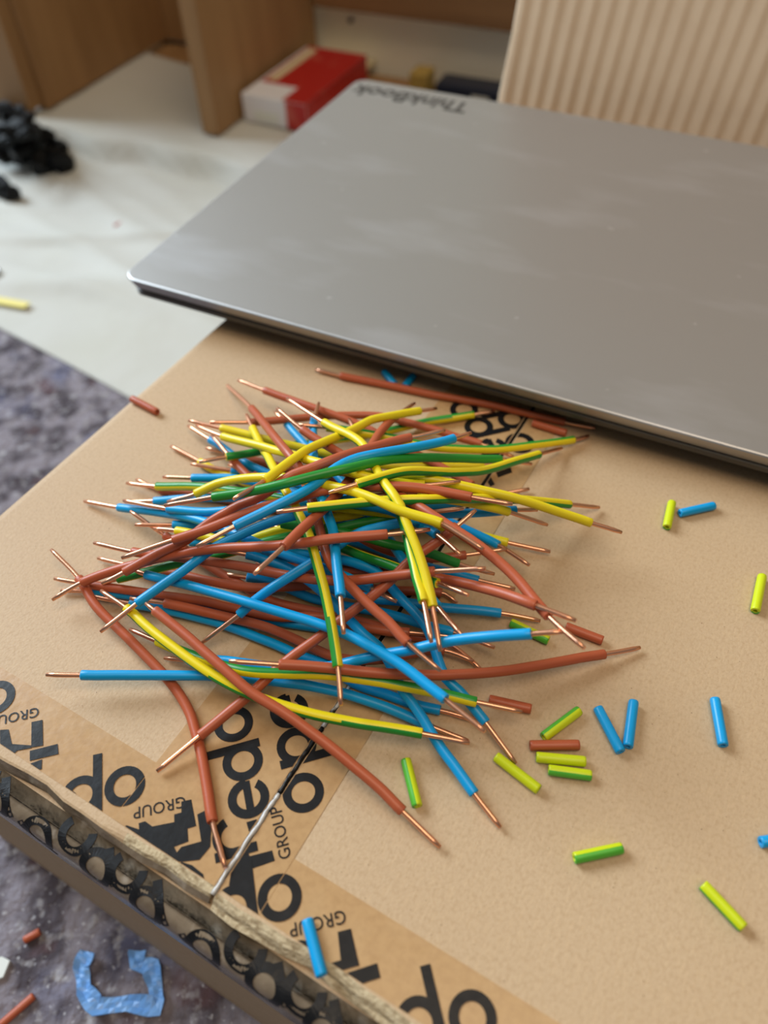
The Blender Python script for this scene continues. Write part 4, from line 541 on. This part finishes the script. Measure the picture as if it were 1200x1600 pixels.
def finish(o):
    bm = bmesh.new(); bm.from_mesh(o.data); bmesh.ops.recalc_face_normals(bm, faces=bm.faces); bm.to_mesh(o.data); bm.free()
def in_sector(a, c, hw): return a is not None and abs((a-c+180) % 360-180) < hw
for (col, gang, ia, ib, flat, label) in WIRES:
    P = [Vector((flat[i]/10*MM, flat[i+1]/10*MM, flat[i+2]/10*MM+TOP)) for i in range(0, len(flat), 3)]
    D = catmull(P, 2); base = sum(D, Vector())/len(D); base.z = min(p.z for p in D)
    rt = tag(empty('electrical_wire', base), label, 'wire', 'cut lengths of copper wire in the pile')
    D = [p-base for p in D]
    # the tube helper measures from the camera's side of the wire, so hand it world points
    ins = cut(D, ia*MM, ib*MM); L = len(ins)
    # slightly flared, clipped ends of the sleeve
    n0 = ins[0]; ins2 = [ins[0], ins[0].lerp(ins[1], 0.12)]+ins[1:-1]+[ins[-1].lerp(ins[-2], 0.12), ins[-1]]
    rr = [R_INS*0.93]+[R_INS]*(len(ins2)-2)+[R_INS*0.93]
    vs, fs, an = tube([p+base for p in ins2], rr, 14); vs = [v-base for v in vs]
    nf = len(an)-2; g0, g1 = gang if isinstance(gang, tuple) else (gang, gang)
    fm = [1 if (gang is not None and in_sector(a, g0+(g1-g0)*i/nf, 84)) else 0 for i, a in enumerate(an)]
    o = mesh_obj('insulation', vs, fs, COLM[col], rt, smooth=[a is not None for a in an], fm=fm); finish(o)
    total = sum((b-a).length for a, b in zip(D, D[1:])); cu = cut(D, 0, total)
    rc = [R_CU*0.75]+[R_CU]*(len(cu)-2)+[R_CU*0.75]
    vs, fs, an = tube([p+base for p in cu], rc, 10); vs = [v-base for v in vs]
    o = mesh_obj('copper_core', vs, fs, [M_cop], rt, smooth=[a is not None for a in an]); finish(o); o['label'] = 'bare copper core'
# ------------------------------------------------------------------ stripped-off sleeves
def sleeve(a, b, col, gang, label, group='stripped sleeves of insulation on the box', r=1.42*MM, bend=0.0):
    a, b = Vector(a)*MM, Vector(b)*MM; a.z += TOP; b.z += TOP; mid = (a+b)/2; base = mid.copy(); base.z = min(a.z, b.z)
    d = (b-a).normalized(); side = d.cross(Vector((0, 0, 1)))
    P = [a.lerp(b, t)+side*bend*MM*(1-(2*t-1)**2) for t in (0, 0.04, 0.25, 0.5, 0.75, 0.96, 1)]; n = 16
    vs, fs, an = tube(P, [r*0.93]+[r]*5+[r*0.93], n, caps=False); ri = r*0.5
    v2, f2, a2 = tube([P[0]+(P[0]-P[1])*0.02]+P[1:-1]+[P[-1]], ri, n, caps=False); off = len(vs)
    vs = [v-base for v in vs]+[v-base for v in v2]; fs += [tuple(reversed([i+off for i in f])) for f in f2]; an2 = an+[None]*len(f2)
    e = (len(P)-1)*n
    for k in range(n): j = (k+1) % n; fs.append((k, j, off+j, off+k)); fs.append((e+k, off+e+k, off+e+j, e+j)); an2 += [360*(k+0.5)/n, 360*(k+0.5)/n]
    ms = {'b': [M_brown], 'l': [M_blue], 'g': [M_lime, M_lgrn], 'y': [M_paleyel]}[col]
    fm = [1 if gang is not None and in_sector(x, gang, 80) else 0 for x in an2]
    o = mesh_obj('insulation_sleeve', vs, fs, ms, None, smooth=[i < len(an)+len(f2) for i in range(len(fs))], fm=fm); finish(o); o.location = base
    return tag(o, label, 'insulation', group)
for (a, b, col, gang, label) in SLEEVES: sleeve(a, b, col, gang, label)

# ------------------------------------------------------------------ things lying round the box
def on_floor(x, y, z=0.0): return Vector((x*MM, y*MM, z*MM))
def floor_rod(a, b, r, m, name, label, cat):
    A, B = on_floor(*a), on_floor(*b); mid = (A+B)/2; P = [A, A.lerp(B, 0.05), A.lerp(B, 0.5), A.lerp(B, 0.95), B]
    vs, fs, an = tube(P, [r*0.9*MM, r*MM, r*MM, r*MM, r*0.9*MM], 12); vs = [v-mid for v in vs]
    o = mesh_obj(name, vs, fs, [m], None, smooth=[a is not None for a in an]); finish(o); o.location = mid; return tag(o, label, cat)
floor_rod((-138, 57, 1.5), (-149, 47, 1.5), 1.5, M_brown, 'insulation_sleeve', 'brown insulation sleeve on the carpet at the lower left corner', 'insulation')
floor_rod((-141.5, 79, 1.5), (-147, 76, 1.5), 1.5, M_brown, 'insulation_sleeve', 'short brown insulation stub on the carpet above the white chip', 'insulation')
floor_rod((-208, 620, 4.5), (-217, 612, 4.5), 2.2, M_pink, 'insulation_sleeve', 'reddish insulation scrap lying alone on the white dust sheet', 'insulation')
ch = extrude_poly('plastic_chip', [(-162, 60), (-151.5, 63.5), (-150.5, 69), (-154, 70.5), (-163, 67)], 0.3, 2.0, M_chip); tag(ch, 'small white plastic chip on the carpet at the left edge', 'chip')
ys = extrude_poly('paper_strip', [(-300, 512), (-262.5, 500.5), (-259.5, 507), (-299, 520)], 3.6, 4.4, M_paleyel); tag(ys, 'pale yellow strip on the dust sheet at the left edge', 'strip')
def ringthing():
    n, k = 24, 8; vs = []; fs = []
    for i in range(n):
        a = 2*math.pi*i/n
        for j in range(k):
            b = 2*math.pi*j/k; q = 8+1.8*math.cos(b); vs.append((q*math.cos(a)*MM, q*math.sin(a)*MM, 1.8*math.sin(b)*MM))
    for i in range(n):
        for j in range(k): fs.append((i*k+j, ((i+1) % n)*k+j, ((i+1) % n)*k+(j+1) % k, i*k+(j+1) % k))
    o = mesh_obj('steel_ring', vs, fs, M_steel, smooth=True); o.location = on_floor(-302, 545, 5.5); return tag(o, 'small steel ring on the dust sheet at the left edge', 'ring')
ringthing()
def film_loop():
    """crumpled strip of film folded into an open square"""
    cl = [Vector(p) for p in FILM]; cl = [cl[i].lerp(cl[i+1], k/5) for i in range(len(cl)-1) for k in range(5)]+[cl[-1]]; vs = []; fs = []; n = len(cl)
    for i, p in enumerate(cl):
        t = (cl[min(i+1, n-1)]-cl[max(i-1, 0)]).normalized(); s = Vector((-t.y, t.x, 0)).normalized(); w = 3.0+0.5*math.sin(i*0.6); tilt = 0.5*math.sin(i*0.3+1)
        for q in (-1, -0.33, 0.33, 1):
            z = 1.6+abs(q*w*tilt)+0.5*math.sin(i*1.1+q*3)+0.5; vs.append(((p.x+s.x*w*q)*MM, (p.y+s.y*w*q)*MM, z*MM))
    for i in range(n-1):
        for k in range(3): q = i*4+k; fs.append((q, q+1, q+5, q+4))
    o = mesh_obj('film_strip', vs, fs, M_ptape, smooth=False); md = o.modifiers.new('film', 'SOLIDIFY'); md.thickness = 0.0003
    return tag(o, 'crumpled light blue plastic strip on the carpet below the box', 'plastic strip')
film_loop()
# red and white carton in the right bay
rc_ = tag(empty('carton', (-61*MM, 806*MM, 22.6*MM), math.radians(-27)), 'small red and white carton leaning by the cabinet panel', 'carton')
box('body', (-34, 34, -62, 62, 0, 25), M_white, rc_, bevel=1)
box('red_top_panel', (-30, 34.3, -32, 62.3, 25.05, 25.5), M_red, rc_); box('red_front_panel', (13, 34.3, -62.5, -62.05, 0.5, 24.5), M_red, rc_); box('red_top_panel', (10, 34.3, -61.8, -32.05, 25.05, 25.5), M_red, rc_)
box('red_side_panel', (34.05, 34.5, -61, 61, 0.5, 24.5), M_red, rc_); box('printed_band', (-27, -17, -26, 55, 25.55, 25.9), M_cream, rc_); box('printed_label', (-22, 4, -62.5, -62.05, 3, 12), M_chip, rc_)
pd = box('paper_pad', (-32, 38, -24, 24, 0, 6), M_cream, None, bevel=0.8); pd.location = on_floor(-38, 885, 22.6); pd.rotation_euler = (0, 0, RA); tag(pd, 'cream paper pad lying behind the red and white carton', 'paper pad')
nv = tag(empty('packet', (100*MM, 812*MM, 0.6*MM), RA), 'dark blue packet with pale print lying against the wall behind the laptop', 'packet')
box('body', (-34, 40, -14, 14, 0, 32), M_navy, nv, bevel=2); box('printed_mark', (-22, -10, -14.4, -14.05, 12, 22), M_chip, nv); box('printed_mark', (4, 22, -14.4, -14.05, 22, 26), M_chip, nv)
oc = box('ochre_box', (-9, 9, -12, 12, 0, 36), M_ochre, None, bevel=1); oc.location = on_floor(52, 836, 0.6); oc.rotation_euler = (0, 0, RA); tag(oc, 'small ochre box standing left of the dark blue packet', 'box')
# heap of black plastic fittings
def fitting(loc, rot, s):
    o = None
    vs = []; fs = []
    for dims in ((-9, 9, -6, 6, -4, 4), (-12, -8.5, -3, 3, -3, 3), (-3, 3, -7.5, 7.5, -2, 5.5)):
        v, f = box_geo(*[d*MM*s for d in dims]); b = len(vs); vs += v; fs += [tuple(i+b for i in q) for q in f]
    o = mesh_obj('cable_clip', vs, fs, M_blk); bm = bmesh.new(); bm.from_mesh(o.data); bmesh.ops.bevel(bm, geom=list(bm.edges), offset=1.1*MM*s, segments=2, affect='EDGES'); bm.to_mesh(o.data); bm.free()
    return o
proto = fitting((0, 0, 0), 0, 1.0); rnd = random.Random(21); first = True
for (x, y, z) in HEAP:
    if first: o = proto; first = False
    else: o = proto.copy(); C.objects.link(o)
    o.location = on_floor(x, y, z); o.rotation_euler = (rnd.uniform(-0.5, 0.5), rnd.uniform(-0.5, 0.5), rnd.uniform(0, 6.28)); s = rnd.uniform(0.85, 1.15); o.scale = (s, s, s)
    tag(o, 'black plastic cable clip in the heap on the dust sheet, far left', 'clip', 'heap of black cable clips')
